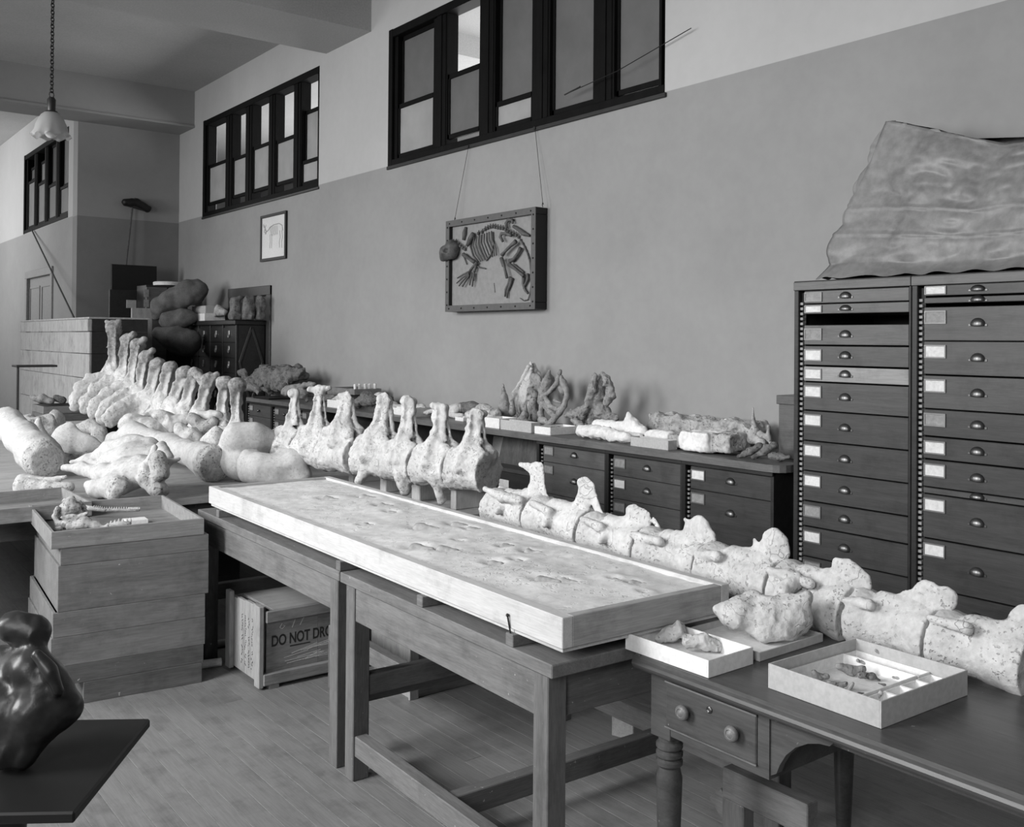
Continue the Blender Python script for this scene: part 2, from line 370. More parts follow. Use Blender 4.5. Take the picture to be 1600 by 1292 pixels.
def nets(groups, vox, subs=(), cuts=(), k=.02, amp=0., nsc=20., seed=0):
    bl = [_bounds(p) for prs in groups.values() for p in prs if p[0] not in ('cut', 'k')]
    lo = np.min([b[0] for b in bl], axis=0)-vox*2-amp; hi = np.max([b[1] for b in bl], axis=0)+vox*2+amp
    n = np.ceil((hi-lo)/vox).astype(int)+1
    while n.prod() > 5000000: vox *= 1.15; n = np.ceil((hi-lo)/vox).astype(int)+1
    st = 3; nc = (n+st-1)//st+1
    X, Y, Z = np.meshgrid(*[lo[i]+vox*st*np.arange(nc[i]) for i in range(3)], indexing='ij')
    Dc = field(np.stack([X.ravel(), Y.ravel(), Z.ravel()], 1), groups, subs, cuts, k, 0., nsc, seed).reshape(nc)
    near = np.abs(Dc) < vox*st*2.6+amp*1.6
    sgn = np.where(Dc < 0, -1.0, 1.0)
    up = lambda A: A.repeat(st, 0).repeat(st, 1).repeat(st, 2)[st//2:st//2+n[0], st//2:st//2+n[1], st//2:st//2+n[2]]
    M = up(near); D = up(sgn).astype(np.float64)
    ii = np.argwhere(M); D[M] = field(lo+vox*ii, groups, subs, cuts, k, amp, nsc, seed)
    ins = D < 0; c = n-1
    def sub(A, o): return A[o[0]:o[0]+c[0], o[1]:o[1]+c[1], o[2]:o[2]+c[2]]
    acc = np.zeros((*c, 3)); cnt = np.zeros(tuple(c))
    for a, b in _EDGES:
        da, db = sub(D, a), sub(D, b); cr = (da < 0) != (db < 0)
        t = np.where(cr, da/np.where(cr, da-db, 1), 0)
        for i in range(3): acc[..., i] += np.where(cr, a[i]+(b[i]-a[i])*t, 0)
        cnt += cr
    act = cnt > 0; idx = -np.ones(tuple(c), int); idx[act] = np.arange(act.sum())
    cell = np.argwhere(act); V = lo + vox*(cell + acc[act]/cnt[act][:, None])
    F = []
    for ax in range(3):
        o = [1, 1, 1]; o[ax] = 0
        s0 = [slice(1, None)]*3; s1 = [slice(1, None)]*3
        s0[ax] = slice(0, n[ax]-1); s1[ax] = slice(1, n[ax])
        A = ins[tuple(s0)]; B = ins[tuple(s1)]
        A = A[tuple(slice(0, c[i]-(0 if i == ax else 1)) for i in range(3))]; B = B[tuple(slice(0, c[i]-(0 if i == ax else 1)) for i in range(3))]
        for flip in (0, 1):
            e = np.argwhere((A & ~B) if not flip else (B & ~A))
            if not len(e): continue
            base = e.copy(); u, v = (ax+1) % 3, (ax+2) % 3
            q = []
            for du, dv in ((0, 0), (1, 0), (1, 1), (0, 1)):
                cc = base.copy(); cc[:, u] += du; cc[:, v] += dv
                q.append(idx[cc[:, 0], cc[:, 1], cc[:, 2]])
            q = np.stack(q, 1); F.append(q if not flip else q[:, ::-1])
    F = np.concatenate(F); F = F[(F >= 0).all(1)]
    return V, F
def np_mesh(name, V, F, mat):
    me = bpy.data.meshes.new(name); me.vertices.add(len(V)); me.vertices.foreach_set('co', V.astype(np.float32).ravel())
    me.loops.add(F.size); me.loops.foreach_set('vertex_index', F.astype(np.int32).ravel())
    me.polygons.add(len(F)); me.polygons.foreach_set('loop_start', np.arange(0, F.size, 4, dtype=np.int32))
    me.polygons.foreach_set('use_smooth', np.ones(len(F), bool))
    me.update(calc_edges=True); me.validate(); me.materials.append(mat); return me
_seed = [0]
def bone(name, prims, mat, label, cat='bone', group=None, vox=.01, k=.02, amp=.006, nsc=18., subs=(), cuts=(), mats=None, floor=None, labels=None, parent=None, rest=None):
    """prims: a list, or a dict part name -> list (then an Empty parents the parts). floor: z it rests on (cut flat there)."""
    groups = prims if isinstance(prims, dict) else {name: prims}
    _seed[0] += 1; cuts = list(cuts)
    if floor is not None: cuts.append(((0, 0, floor), (0, 0, -1)))
    V, F = nets(groups, vox, subs, cuts, k, amp, nsc, _seed[0])
    org = np.array([(V[:, 0].min()+V[:, 0].max())/2, (V[:, 1].min()+V[:, 1].max())/2, V[:, 2].min()])
    if rest is not None:
        if abs(org[2]-rest) > .05: print('REST', name, round(org[2]-rest, 3), label)
        org2 = np.array([org[0], org[1], rest])
    else: org2 = org
    if len(groups) == 1 and not isinstance(prims, dict):
        o = link(name, np_mesh(name, V-org, F, mat), parent, org2)
        return tag(o, label, cat, group)
    root = thing(name, label, cat, org2, 0, group)
    C = V[F].mean(1)
    ds = np.stack([np.min([_sd(p, C) for p in prs if p[0] not in ('cut', 'k')], axis=0) for prs in groups.values()], 1); own = ds.argmin(1)
    for i, gn in enumerate(groups):      # keep a side process in one piece: stray islands go to the arch it springs from
        if '#' not in gn or i < 2 or not (own == i).any(): continue
        fi = np.where(own == i)[0]; us, inv = np.unique(F[fi], return_inverse=True); inv = inv.reshape(-1, 4); lab = np.arange(len(us))
        for _ in range(400):
            m_ = lab[inv].min(1); new = lab.copy(); np.minimum.at(new, inv.ravel(), np.repeat(m_, 4)); new = new[new]
            if (new == lab).all(): break
            lab = new
        fl_ = lab[inv[:, 0]]; ids, cn = np.unique(fl_, return_counts=True); own[fi[fl_ != ids[cn.argmax()]]] = i-1 if '#' not in list(groups)[i-1] else i-2
    for i, gn in enumerate(groups):
        f = F[own == i]
        if not len(f): continue
        us, inv = np.unique(f, return_inverse=True)
        pn = gn.split('#')[0]
        o = link(pn, np_mesh(pn, V[us]-org, inv.reshape(f.shape), (mats or {}).get(pn, mat)), root)
        if labels and pn in labels: o['label'] = labels[pn]
    return root
def c(a, b, ra, rb, n=None, s=1.0): return ('c', np.asarray(a), np.asarray(b), ra, rb) if n is None else ('c', np.asarray(a), np.asarray(b), ra, rb, n, s)
def chain(nodes, n=None, s=1.0):
    """nodes: (point, radius) list -> capsules"""
    return [c(a[0], b[0], a[1], b[1], n, s) for a, b in zip(nodes, nodes[1:])]
def chp(px, dep, n=None, s=1.0):
    px = list(px)
    """px: (u, v, r px[, depth offset]) list at depth dep"""
    out = []
    for q in px:
        d = dep + (q[3] if len(q) > 3 else 0); p = nd(q[0], q[1], d); out.append((p, q[2]*d/FPX))
    return chain(out, n, s) if len(out) > 1 else [c(out[0][0], out[0][0]+1e-4, out[0][1], out[0][1], n, s)]
def chx(px, X, n=None, s=1.0):
    out = []
    for q in px:
        x = X + (q[3] if len(q) > 3 else 0); p = at(q[0], q[1], 'x', x); out.append((p, R(q[2], p)))
    return chain(out, n, s) if len(out) > 1 else [c(out[0][0], out[0][0]+1e-4, out[0][1], out[0][1], n, s)]
VIEW = CM[2]
# ================================================================== the setting
WALLX, CEIL, YEND, BAYX, YHALL, YREAR = 5.0, 5.23, 14.8, 3.55, 22.0, -3.0
YBEAM = at(304.5, 143, 'x', WALLX)[1]
fl = struct('floor', MB().box((WX-.3, YREAR-.3, -.10), (9.3, YHALL+.3, -.020)), M_BLACK)
BW = .085
bme = MB().box((.0004, 0, -.02), (BW-.0004, 6.3, 0), .0006).mesh('board', M_FLOOR)
nrow = int((WALLX-WX)/BW)+1
for i in range(nrow):
    y = YREAR - random.uniform(0, 5.5)
    while y < YEND+.2:
        if y+6.3 > YREAR:
            link('board', bme, fl, (WX+i*BW, y, 0))
        y += 6.302
hall = struct('floor_hall', MB().box((WX-.3, YEND+1.2, -.02), (BAYX+.1, YHALL+.2, 0)), M_FLOOR)
struct('floor_next', MB().box((WALLX+.19, YREAR, -.02), (9.3, YHALL, 0)), M_FLOOR)

def wall_along_y(name, x0, x1, y0, y1, z0, z1, holes, mat):
    mb = MB(); ys = sorted({y0, y1, *[h[0] for h in holes], *[h[1] for h in holes]})
    for a, b in zip(ys, ys[1:]):
        hs = sorted([h for h in holes if h[0] <= a+1e-6 and h[1] >= b-1e-6], key=lambda h: h[2]); z = z0
        for h in hs:
            if h[2] > z+1e-4: mb.box((x0, a, z), (x1, b, h[2]))
            z = h[3]
        if z < z1-1e-4: mb.box((x0, a, z), (x1, b, z1))
    bmesh.ops.remove_doubles(mb.bm, verts=mb.bm.verts, dist=1e-4)
    return struct(name, mb, mat)
W1 = (10.12, 13.74, 3.37, 4.71); W2 = (4.76, 8.52, 3.385, 4.72)
W3 = (at(108, 190, 'x', BAYX)[1], at(108, 190, 'x', BAYX)[1]+3.0, at(105, 338, 'x', BAYX)[2], 4.70)
DR1 = (at(419, 455, 'x', WALLX)[1], at(364, 455, 'x', WALLX)[1], 0, 2.17)
wall_along_y('wall_right', WALLX, WALLX+.18, YREAR, YHALL, 0, CEIL, [W1, W2, DR1], M_WALL)
wall_along_y('wall_left', WX-.2, WX, YREAR, YHALL, 0, CEIL, [(a, b, 1.3, 4.2) for a, b in WINS_LEFT], M_WALL)
struct('wall_rear', MB().box((WX, YREAR-.2, 0), (WALLX, YREAR, CEIL)), M_WALL)
M_ENDW = paint_wall('shaded_end_wall', .22, .32, at(279, 349, 'y', YEND)[2]-.0)  # same wall paint made darker: shade on end wall and beam put into colour
struct('wall_end', MB().box((BAYX, YEND, 0), (WALLX, YEND+.25, CEIL)), M_ENDW)
DR2 = (at(80, 500, 'x', BAYX)[1], at(80, 500, 'x', BAYX)[1]+1.7, 0, 2.60)
wall_along_y('wall_bay', BAYX, BAYX+.2, YEND+.25, YHALL, 0, CEIL, [W3, DR2], M_WALL)
struct('wall_far', MB().box((WX, YHALL, 0), (9.3, YHALL+.2, CEIL)), M_WALL)
struct('wall_next', MB().box((9.1, YREAR, 0), (9.3, YHALL, 5.0)), M_CEIL)
struct('ceiling', MB().box((WX-.2, YREAR-.2, CEIL), (WALLX+.18, YHALL+.2, CEIL+.15)), M_CEIL)
struct('ceiling_next', MB().box((WALLX+.18, YREAR-.2, 5.02), (9.3, YHALL+.2, 5.2)).box((WALLX+.18, 8.9, 4.78), (9.1, 9.4, 5.02)), M_CEIL)
struct('trim_1', MB().box((WX, YBEAM, 4.73), (WALLX, YEND, CEIL)).box((WX, YBEAM-.02, 4.70), (WALLX-.0, YEND+.02, 4.73)), M_ENDW)
b2a, b2b = at(510, 84, 'x', WALLX), at(580, 56, 'x', WALLX)
mbb = MB().box((WX, b2b[1], b2a[2]), (WALLX, b2a[1], CEIL)).box((WX, b2b[1]-.05, CEIL-.06), (WALLX, b2b[1], CEIL)).box((WX, b2a[1], CEIL-.06), (WALLX, b2a[1]+.05, CEIL))
struct('trim_2', mbb, M_CEIL)
struct('trim_3', MB().box((WALLX-.02, W2[0]-.02, W2[2]-.055), (WALLX, W2[1]+.05, W2[2]-.021), .004), M_DARKW)
struct('trim_4', MB().box((WALLX-.02, W1[0]-.02, W1[2]-.05), (WALLX, W1[1]+.05, W1[2]-.021), .004), M_DARKW)
struct('baseboard_right', MB().box((WALLX-.02, YREAR, 0), (WALLX, DR1[0]-.13, .2), .004), M_DOOR)
struct('baseboard_end', MB().box((BAYX, YEND-.02, 0), (WALLX-.02, YEND, .2), .004), M_DOOR)

def window(name, X, hole, mull, lights, tilt=0):
    """mull: list of (ya, yb) for posts; lights: list of (ya, yb, [(zlo, zhi, dx, pane material)])"""
    y0, y1, z0, z1 = hole; mb = MB()
    mb.box((X-.006, y0, z0-.02), (X+.15, y1+.04, z0+.04), .004).box((X-.006, y0, z1-.06), (X+.15, y1+.04, z1+.02), .004)
    mb.box((X-.010, y1-.03, z0-.022), (X+.149, y1+.045, z1+.022), .004).box((X+.05, y0+.001, z0+.041), (X+.149, y0+.06, z1-.061))
    mb.box((X+.02, y1-.07, z0+.041), (X+.148, y1-.031, z1-.061), .004)
    root = struct(name, mb, M_WFRAME)
    for a, b in mull:
        link('post', MB().box((X+.012, a, z0+.041), (X+.147, b, z1-.061), .005).box((X+.004, a+(b-a)*.3, z0+.042), (X+.012, b-(b-a)*.3, z1-.062)).mesh('post', M_WFRAME), root)
    for a, b, sashes in lights:
        for zl, zh, dx, pm in sashes:
            x = X+dx; s = .045; f = MB()
            f.box((x, a, zl), (x+.035, b, zl+s), .004).box((x, a, zh-s), (x+.035, b, zh), .004)
            f.box((x, a, zl), (x+.035, a+s, zh), .004).box((x, b-s, zl), (x+.035, b, zh), .004)
            so = link('sash', f.mesh('sash', M_WFRAME), root)
            link('pane', MB().box((x+.014, a+s*.8, zl+s*.8), (x+.020, b-s*.8, zh-s*.8)).mesh('pane', pm), so)
        f = MB()      # the sash channels show as dark uprights on either side of the light
        for yy in (a-.005, b-.02): f.box((X+.022, yy, z0+.042), (X+.140, yy+.025, z1-.062))
        link('channel', f.mesh('channel', M_WFRAME), root)
def ymull(px, X, v): return [(at(b, v, 'x', X)[1], at(a, v, 'x', X)[1]) for a, b in px]
m2 = ymull([(676, 694), (748, 768), (830, 853), (926, 953)], WALLX, 150)
z = lambda u, v: float(at(u, v, 'x', WALLX)[2])
edges = [W2[1]-.07] + [e for a, b in m2 for e in (b, a)] + [W2[0]+.06]
L2 = [(edges[2*i+1], edges[2*i]) for i in range(5)]
zb, zt = W2[2]+.045, W2[3]-.06
r1, r2, r3, r4, r5 = z(657, 152), z(721, 110), z(798, 154), z(887, 165), z(995, 132)
window('window_2', WALLX, W2, m2, [
    (*L2[0], [(zb, r1+.02, .03, M_PANE), (r1-.02, zt, .07, M_PANED)]),
    (*L2[1], [(zb+.05, r2+.02, .03, M_PANED)]),
    (*L2[2], [(zb, r3+.02, .03, M_PANE), (r3-.02, zt, .07, M_PANED)]),
    (*L2[3], [(r4-.03, zt, .05, M_PANED)]),
    (*L2[4], [(r5-.03, zt, .05, M_PANED)])])
m1 = ymull([(351, 360), (382, 391), (418, 427), (457, 467)], WALLX, 240)
edges = [W1[1]-.07] + [e for a, b in m1 for e in (b, a)] + [W1[0]+.06]
L1 = [(edges[2*i+1], edges[2*i]) for i in range(5)]
zb, zt = W1[2]+.045, W1[3]-.06
R1 = [z(340, 254), z(371, 245), z(405, 227), z(444, 216)]; R5a, R5b = z(486, 168), z(484, 249)
window('window_1', WALLX, W1, m1, [(a, b, [(zb+.09, R1[i]+.02, .03, M_PANE)] if i < 4 else [(zb, R5b+.02, .03, M_PANE), (R5b-.02, R5a+.02, .07, M_PANE)]) for i, (a, b) in enumerate(L1)])
ys = [W3[0] + (W3[1]-W3[0])*k/4 for k in range(5)]
m3_ = [(y-.09, y+.09) for y in ys[1:-1]]
window('window_3', BAYX, W3, m3_, [(a+.09, b-.09, [(W3[2]+.05, W3[2]+.5+.12*i, .03, M_PANE), (W3[2]+.5+.12*i, W3[3]-.05 if i < 2 else W3[2]+1.1, .07, M_PANE if i in (0, 2) else M_PANED)]) for i, (a, b) in enumerate(zip(ys, ys[1:]))])
def door(name, X, hole, mat, fmat, panels):
    y0, y1, z0, z1 = hole; t = .11; f = MB()
    f.box((X-.025, y0-t, 0), (X+.12, y0+.01, z1+t), .006).box((X-.025, y1-.01, 0), (X+.12, y1+t, z1+t), .006).box((X-.03, y0-t, z1-.01), (X+.12, y1+t, z1+t), .006)
    root = struct(name, f, fmat)
    n = panels; wd = (y1-y0)/n
    leaf = MB().box((X+.03, y0+.01, .01), (X+.07, y1-.01, z1-.01))
    lf = link('door_leaf', leaf.mesh('door_leaf', mat), root)
    pm = MB()
    for i in range(n):
        for za, zc in ((.2, .95), (1.1, z1-.18)):
            a, b = y0+wd*i+.1, y0+wd*(i+1)-.1
            pm.box((X+.018, a-.03, za-.03), (X+.03, b+.03, za)).box((X+.018, a-.03, zc), (X+.03, b+.03, zc+.03)).box((X+.018, a-.03, za), (X+.03, a, zc)).box((X+.018, b, za), (X+.03, b+.03, zc))
    link('panel_moulding', pm.mesh('panel_moulding', mat), lf)
door('door_1', WALLX, DR1, M_DOOR, M_DOOR, 1)
door('door_2', BAYX, DR2, M_DOORL, M_DOORL, 2)

# ================================================================== tall specimen cabinets by the right edge
FX = 4.28
def zc(v, u=1251): return float(at(u, v, 'x', FX)[2])
def cup_pull():
    mb = MB()
    bmesh.ops.create_uvsphere(mb.bm, u_segments=14, v_segments=8, radius=1, matrix=Matrix.Diagonal((.022, .034, .030, 1)))
    bmesh.ops.bisect_plane(mb.bm, geom=mb.bm.verts[:]+mb.bm.edges[:]+mb.bm.faces[:], plane_co=(0, 0, -.006), plane_no=(0, 0, -1), clear_outer=True)
    bmesh.ops.bisect_plane(mb.bm, geom=mb.bm.verts[:]+mb.bm.edges[:]+mb.bm.faces[:], plane_co=(.001, 0, 0), plane_no=(1, 0, 0), clear_outer=True)
    mb.box((-.003, -.043, -.008), (.0, .043, .003), .001)
    return mb.mesh('cup_pull', M_METAL, auto=40)
PULL = cup_pull()
def label_frame(mat):
    mb = MB().box((-.003, -.047, -.028), (0, .047, .028))
    return mb.mesh('label_card', mat)
LAB = {k: label_frame(m) for k, m in (('w', M_PAPER), ('g', M_PAPERG))}
mbf = MB()
for lo, hi in (((-.006, -.052, -.034), (0, .052, -.027)), ((-.006, -.052, .027), (0, .052, .034)), ((-.006, -.052, -.034), (0, -.046, .034)), ((-.006, .046, -.034), (0, .052, .034))): mbf.box(lo, hi)
LABF = mbf.mesh('label_holder', M_HOLDER)
def drawer(root, x, ya, yb, za, zb, mat, lab=None, laby=None, labz=None, pull=None, pullz=None, deep=.55, labz_h=None):
    """ya>yb; front at x; local coordinates of root"""
    d = part('drawer', MB().box((x, yb+.002, za+.0015), (x+.022, ya-.002, zb-.0015), .0025).box((x+.022, yb+.02, za+.006), (x+deep, ya-.02, zb-.02)), mat, root)
    if lab:
        h = min(1.0, (zb-za)/.085)
        lo = link('label_holder', LABF, d, (x, laby, labz)); lc = link('label_card', LAB[lab], d, (x, laby, labz))
        lo.scale = lc.scale = (1, 1, min(1, h*.9))
    if pull is not None:
        p = link('cup_pull', PULL, d, (x, pull, pullz)); h = min(1.0, (zb-za)/.075); p.scale = (1, 1, max(.75, h))
    return d
def tall_cabinet(yl, yr, rows, label, top=1.94, pull=True, toothed=True):
    cx, cy = FX+.35, (yl+yr)/2
    t = thing('specimen_cabinet', label, 'cabinet', (cx, cy, 0), 0, 'tall drawer cabinets against the wall')
    L = lambda x, y, zz: (x-cx, y-cy, zz)
    body = MB().box(L(FX-.005, yr, top-.05), L(WALLX-.01, yl, top), .004).box(L(FX, yr, .0), L(WALLX-.01, yl, .08))
    body.box(L(WALLX-.03, yr, .05), L(WALLX-.01, yl, top-.04))
    part('case', body, M_DARKW, t)
    for a, b in ((yl-.028, yl), (yr, yr+.012)):
        part('side_panel', MB().box(L(FX, a, .05), L(WALLX-.02, b, top-.045), .003), M_DARKW, t)
    part('top_rail', MB().box(L(FX-.008, yr, top-.048), L(FX, yl, top-.006), .002), M_CASEM, t)
    k = MB(); zz = .1
    while zz < top-.1:
        k.box(L(FX+.012, yl-.046, zz), L(FX+.03, yl-.030, zz+.013)); zz += .026
    part('drawer_rack', k, M_TEETH, t, 'pale toothed strip that carries the drawers')['kind'] = 'stuff'
    part('rack_back', MB().box(L(FX+.03, yl-.052, .08), L(FX+.04, yl-.028, top-.06)), M_BLACK, t)
    for (za, zb, mat, lab, pl) in rows:
        drawer(t, FX+.012-cx, yl-.052-cy, yr+.016-cy, za, zb, mat, lab, yl-.11-cy, zb-min(.048, (zb-za)*.5), (yl+yr)/2+.03-cy if pl else None, (za+zb)/2-.004, deep=.62)
    return t
yA, yB = at(1241, 440, 'x', FX)[1], at(1424, 433, 'x', FX)[1]
Z = lambda cpx: zc(420+cpx*.418)
rowsA = []
spec = [(83, 131, 'M', 'g', 1), (133, 170, 'M', 'w', 1), (210, 284, 'M', 'g', 1), (287, 359, 'm', 'w', 1), (363, 419, 'L', 'w', 1), (422, 526, 'm', 'w', 1),
        (528, 639, 'c', 'w', 1), (641, 751, 'c', 'w', 1), (753, 863, 'c', 'w', 1), (866, 958, 'c', 'g', 1), (961, 1071, 'c', 'w', 1), (1073, 1180, 'c', 'g', 0), (1182, 1290, 'c', 'w', 1), (1292, 1400, 'c', 'w', 1)]
M_CASEm = wood('drawer_wood_2', .060, .095, 'Y', .38, 16, 2.0, .10)
mm = {'M': M_CASEM, 'm': M_CASEm, 'L': M_CASEL, 'c': M_CASE}  # upper drawers get lighter wood tones: the window light there put into colour
for a, b, m, l, p in spec:
    za, zb_ = Z(b), Z(a)
    if za > .085: rowsA.append((za, zb_, mm[m], l, p))
def fill_down(rows, mat):
    z0 = min(r[0] for r in rows)
    while z0 > .12:
        a = max(.085, z0-.125); rows.append((a, z0-.003, mat, 'g', 1)); z0 = a
fill_down(rowsA, M_CASE)
tall_cabinet(yA, yB, rowsA, 'tall dark wooden cabinet of brass-pulled drawers, one pale, right next to the low counter')
ZB = lambda cpx: float(at(1441, 420+cpx*.418, 'x', FX)[2])
rowsB = []
for a, b, m, l in [(60, 103, 'c', 'w'), (107, 131, 'c', None), (143, 269, 'm', 'g'), (270, 394, 'm', 'w'), (397, 521, 'm', 'w'), (523, 623, 'c', 'g'), (626, 708, 'c', 'w'), (711, 813, 'c', 'w'), (815, 838, 'm', None), (840, 1004, 'c', 'w'), (1007, 1190, 'c', 'w'), (1193, 1330, 'c', 'w')]:
    if ZB(b) > .085: rowsB.append((ZB(b), ZB(a), mm[m], l, 1))
fill_down(rowsB, M_CASE)
tall_cabinet(yB-.003, yB-.68, rowsB, 'tall dark drawer cabinet at the right margin, its middle shelf gap open')

# ---- dust sheet over something on the cabinets
def dust_sheet():
    zt0 = 1.942; pk = at(1385, 188, 'x', 4.62); rg = at(1512, 214, 'x', 4.62)
    yl0 = at(1306, 432, 'x', 4.50)[1]; yr0 = yB-.66
    ns, nt_ = 260, 90; bm = bmesh.new(); rows = []
    def base(s):
        per = [(4.44, yl0), (4.44, yr0), (4.86, yr0), (4.86, yl0)]; f = (s % 1)*4; i = int(f); f -= i
        a, b = per[i], per[(i+1) % 4]; return a[0]+(b[0]-a[0])*f, a[1]+(b[1]-a[1])*f
    rng = np.random.RandomState(5); ph = rng.rand(8)*6.28
    gi, gj = np.meshgrid(np.arange(ns), np.arange(nt_+1)); NP = np.stack([np.cos(gi/ns*6.283).ravel()*3, np.sin(gi/ns*6.283).ravel()*3, gj.ravel()/nt_*3.5], 1)
    FN = ((np.abs(2*vnoise(NP, 1.4, 3)-1)-.5)*.040+(np.abs(2*vnoise(NP, 3.3, 4)-1)-.5)*.016).reshape(nt_+1, ns)
    for j in range(nt_+1):
        t = j/nt_; row = []
        for i in range(ns):
            s = i/ns; bx, by = base(s)
            yr_ = min(pk[1], max(yr0+.05, pk[1]+(by-yl0)*.86)); hz = pk[2]+(rg[2]-pk[2])*(pk[1]-yr_)/(pk[1]-rg[1])
            hz = max(hz, rg[2]-.06)
            w_ = max(0.0, 1-.62*t-.38*t**4)
            x = 4.65+(bx-4.65)*max(w_, .02); y = yr_+(by-yr_)*w_
            zz = zt0+(hz-zt0)*t**.95
            fold = .022*(1-t*.6)*math.sin(s*46+ph[0]+2.6*math.sin(t*3+ph[1])+1.3*math.sin(s*19)) + .030*math.sin(s*17+t*5+ph[2])*(1-t*.6) + .010*math.sin(9*t-14*s) + (.075 if by < pk[1]-.02 else .03)*t*(1-t)**2*math.sin(s*52+2.0*math.sin(s*17)+ph[4]) + FN[j, i] + (.007 if abs(t-.44-.05*math.sin(s*9)) < .012 or abs(t-.28) < .010 else 0)
            sk = max(0, .13-t)/.13; out = .085*sk*sk
            dx, dy = bx-4.65, (by-(yl0+yr0)/2); L = math.hypot(dx, dy*.6)+1e-6
            x += (fold+out)*dx/L; y += (fold+out*.5)*dy*.6/L
            if sk > 0: zz = zt0 + .008 + (zz-zt0)*.8 + .012*sk*math.sin(s*90+ph[3])**2
            row.append(bm.verts.new((x, y, zz)))
        rows.append(row)
    for a, b in zip(rows, rows[1:]):
        for i in range(ns): bm.faces.new((a[i], a[(i+1) % ns], b[(i+1) % ns], b[i]))
    bm.faces.new(rows[-1])
    mb = MB(); mb.bm.free(); mb.bm = bm
    cx, cy = 4.65, (yl0+yr0)/2
    for v in bm.verts: v.co -= Vector((cx, cy, zt0))
    return solo('dust_sheet', mb, M_CLOTH, 'shiny grey sheet draped over a tall bundle on top of the cabinets', 'cloth', (cx, cy, zt0), smooth=True)
dust_sheet()

# ================================================================== the long counter and what is under it
CZ, CXF = .97, 4.25
yR, yL = 3.20, 10.32
ct = MB()
pts = [(CXF, yL), (CXF, yR+.09)] + [(CXF+.09-.09*math.cos(a), yR+.09-.09*math.sin(a)) for a in (.4, .8, 1.2, 1.57)] + [(WALLX-.005, yR), (WALLX-.005, yL)]
ct.prism([tuple(p) for p in pts], 'z', CZ-.04, CZ)
solo('counter_top', ct, M_DARKW and wood('counter_wood', .10, .16, 'Y', .4, 14, 2, .1, spots=.45), 'long dark wooden worktop along the wall carrying the specimens', 'counter', (0, 0, 0))
def counter_unit(yl, yr, rows, label, knobs=None):
    cx, cy = CXF+.35, (yl+yr)/2
    t = thing('drawer_unit', label, 'cabinet', (cx, cy, 0))
    L = lambda x, y, zz: (x-cx, y-cy, zz)
    top = CZ-.042
    part('case', MB().box(L(CXF+.03, yr, 0), L(WALLX-.02, yr+.02, top)).box(L(CXF+.03, yl-.02, 0), L(WALLX-.02, yl, top)).box(L(CXF+.05, yr, 0), L(WALLX-.02, yl, .06)).box(L(WALLX-.03, yr, 0), L(WALLX-.02, yl, top)), M_DARKW, t)
    part('stile', MB().box(L(CXF+.02, yl-.028, 0), L(CXF+.05, yl, top), .002), M_BLACK, t)
    part('rail', MB().box(L(CXF+.018, yr, top-.022), L(CXF+.045, yl, top), .002), M_DARKW, t)
    k = MB(); zz = .08
    while zz < top-.06:
        k.box(L(CXF+.04, yl-.043, zz), L(CXF+.055, yl-.029, zz+.012)); zz += .026
    part('drawer_rack', k, M_TEETH, t)['kind'] = 'stuff'
    for za, zb_, mat, lab in rows:
        d = drawer(t, CXF+.045-cx, yl-.045-cy, yr+.004-cy, za, zb_, mat, lab, yl-.105-cy, zb_-min(.05, (zb_-za)*.5), None if knobs else (yl+yr)/2-cy-.02, (za+zb_)/2 if zb_-za < .2 else zb_-.11)
        if knobs:
            kb = MB().lathe([(.006, 0), (.006, .012), (.016, .018), (.016, .026), (.004, .032)], Matrix.Translation((CXF+.045-cx, (yl+yr)/2-cy-.0, (za+zb_)/2)) @ Matrix.Rotation(-math.pi/2, 4, 'Y'), 12)
            part('knob', kb, M_METAL, d, smooth=True)
    return t
zx = lambda u, v: float(at(u, v, 'x', CXF+.045)[2])
yy_ = lambda u, v: float(at(u, v, 'x', CXF+.03)[1])
uA = (yy_(840, 690), yy_(948, 705)); uB = (yy_(948, 707), yy_(1067, 722)); uC = (yy_(1067, 725), yy_(1209, 745))
zA = [zx(852, 692), zx(852, 721), zx(853, 770), zx(853, 842)]; zB = [zx(953, 709), zx(953, 741), zx(953, 777), zx(953, 830)]; zC = [zx(1073, 726), zx(1073, 762), zx(1073, 841), zx(1073, 930)]
def rows_of(zs, labs, mat=None):
    r = [(b, a, mat or M_CASE, l) for a, b, l in zip(zs, zs[1:], labs)]
    z0 = zs[-1]
    if z0 > .25: r += [(z0/2+.03, z0, mat or M_CASE, None), (.065, z0/2+.03, mat or M_CASE, None)]
    else: r += [(.065, z0, mat or M_CASE, None)]
    return r
counter_unit(*uA, rows_of(zA, 'ggg', M_CASEM), 'low scuffed drawer cabinet under the counter beside the open leg space')
counter_unit(*uB, rows_of(zB, 'gwg', M_CASEm), 'low spotted drawer cabinet, middle of the three with cup pulls under the counter')
counter_unit(*uC, rows_of(zC, 'wgg'), 'low dark drawer cabinet under the rounded right end of the counter')
for i, (ua, ub, lb) in enumerate(((385, 424, 'leftmost small-drawer unit with round knobs under the counter'), (424.5, 466, 'second small-drawer unit with round knobs from the left under the counter'), (467, 509, 'small-drawer unit behind the tall white spine at the counter'))):
    zs = [CZ-.065-.135*k for k in range(7)]
    counter_unit(yy_(ua, 640), yy_(ub, 645), [(b, a, M_CASEm, 'g') for a, b in zip(zs, zs[1:])], lb, knobs=True)
for ua, ub, lb in ((548, 551, 'upright partition board under the counter left of the small grey box'), (604, 607, 'upright partition board under the counter right of the small grey box'), (690, 693, 'upright partition board under the counter beside the paper bundle')):
    y = yy_(ua, 650); solo('partition_board', MB().box((-.34, -.015, 0), (.34, .015, CZ-.042), .002), M_CASEM, lb, 'board', (CXF+.38, y, 0), group='partitions under the counter')
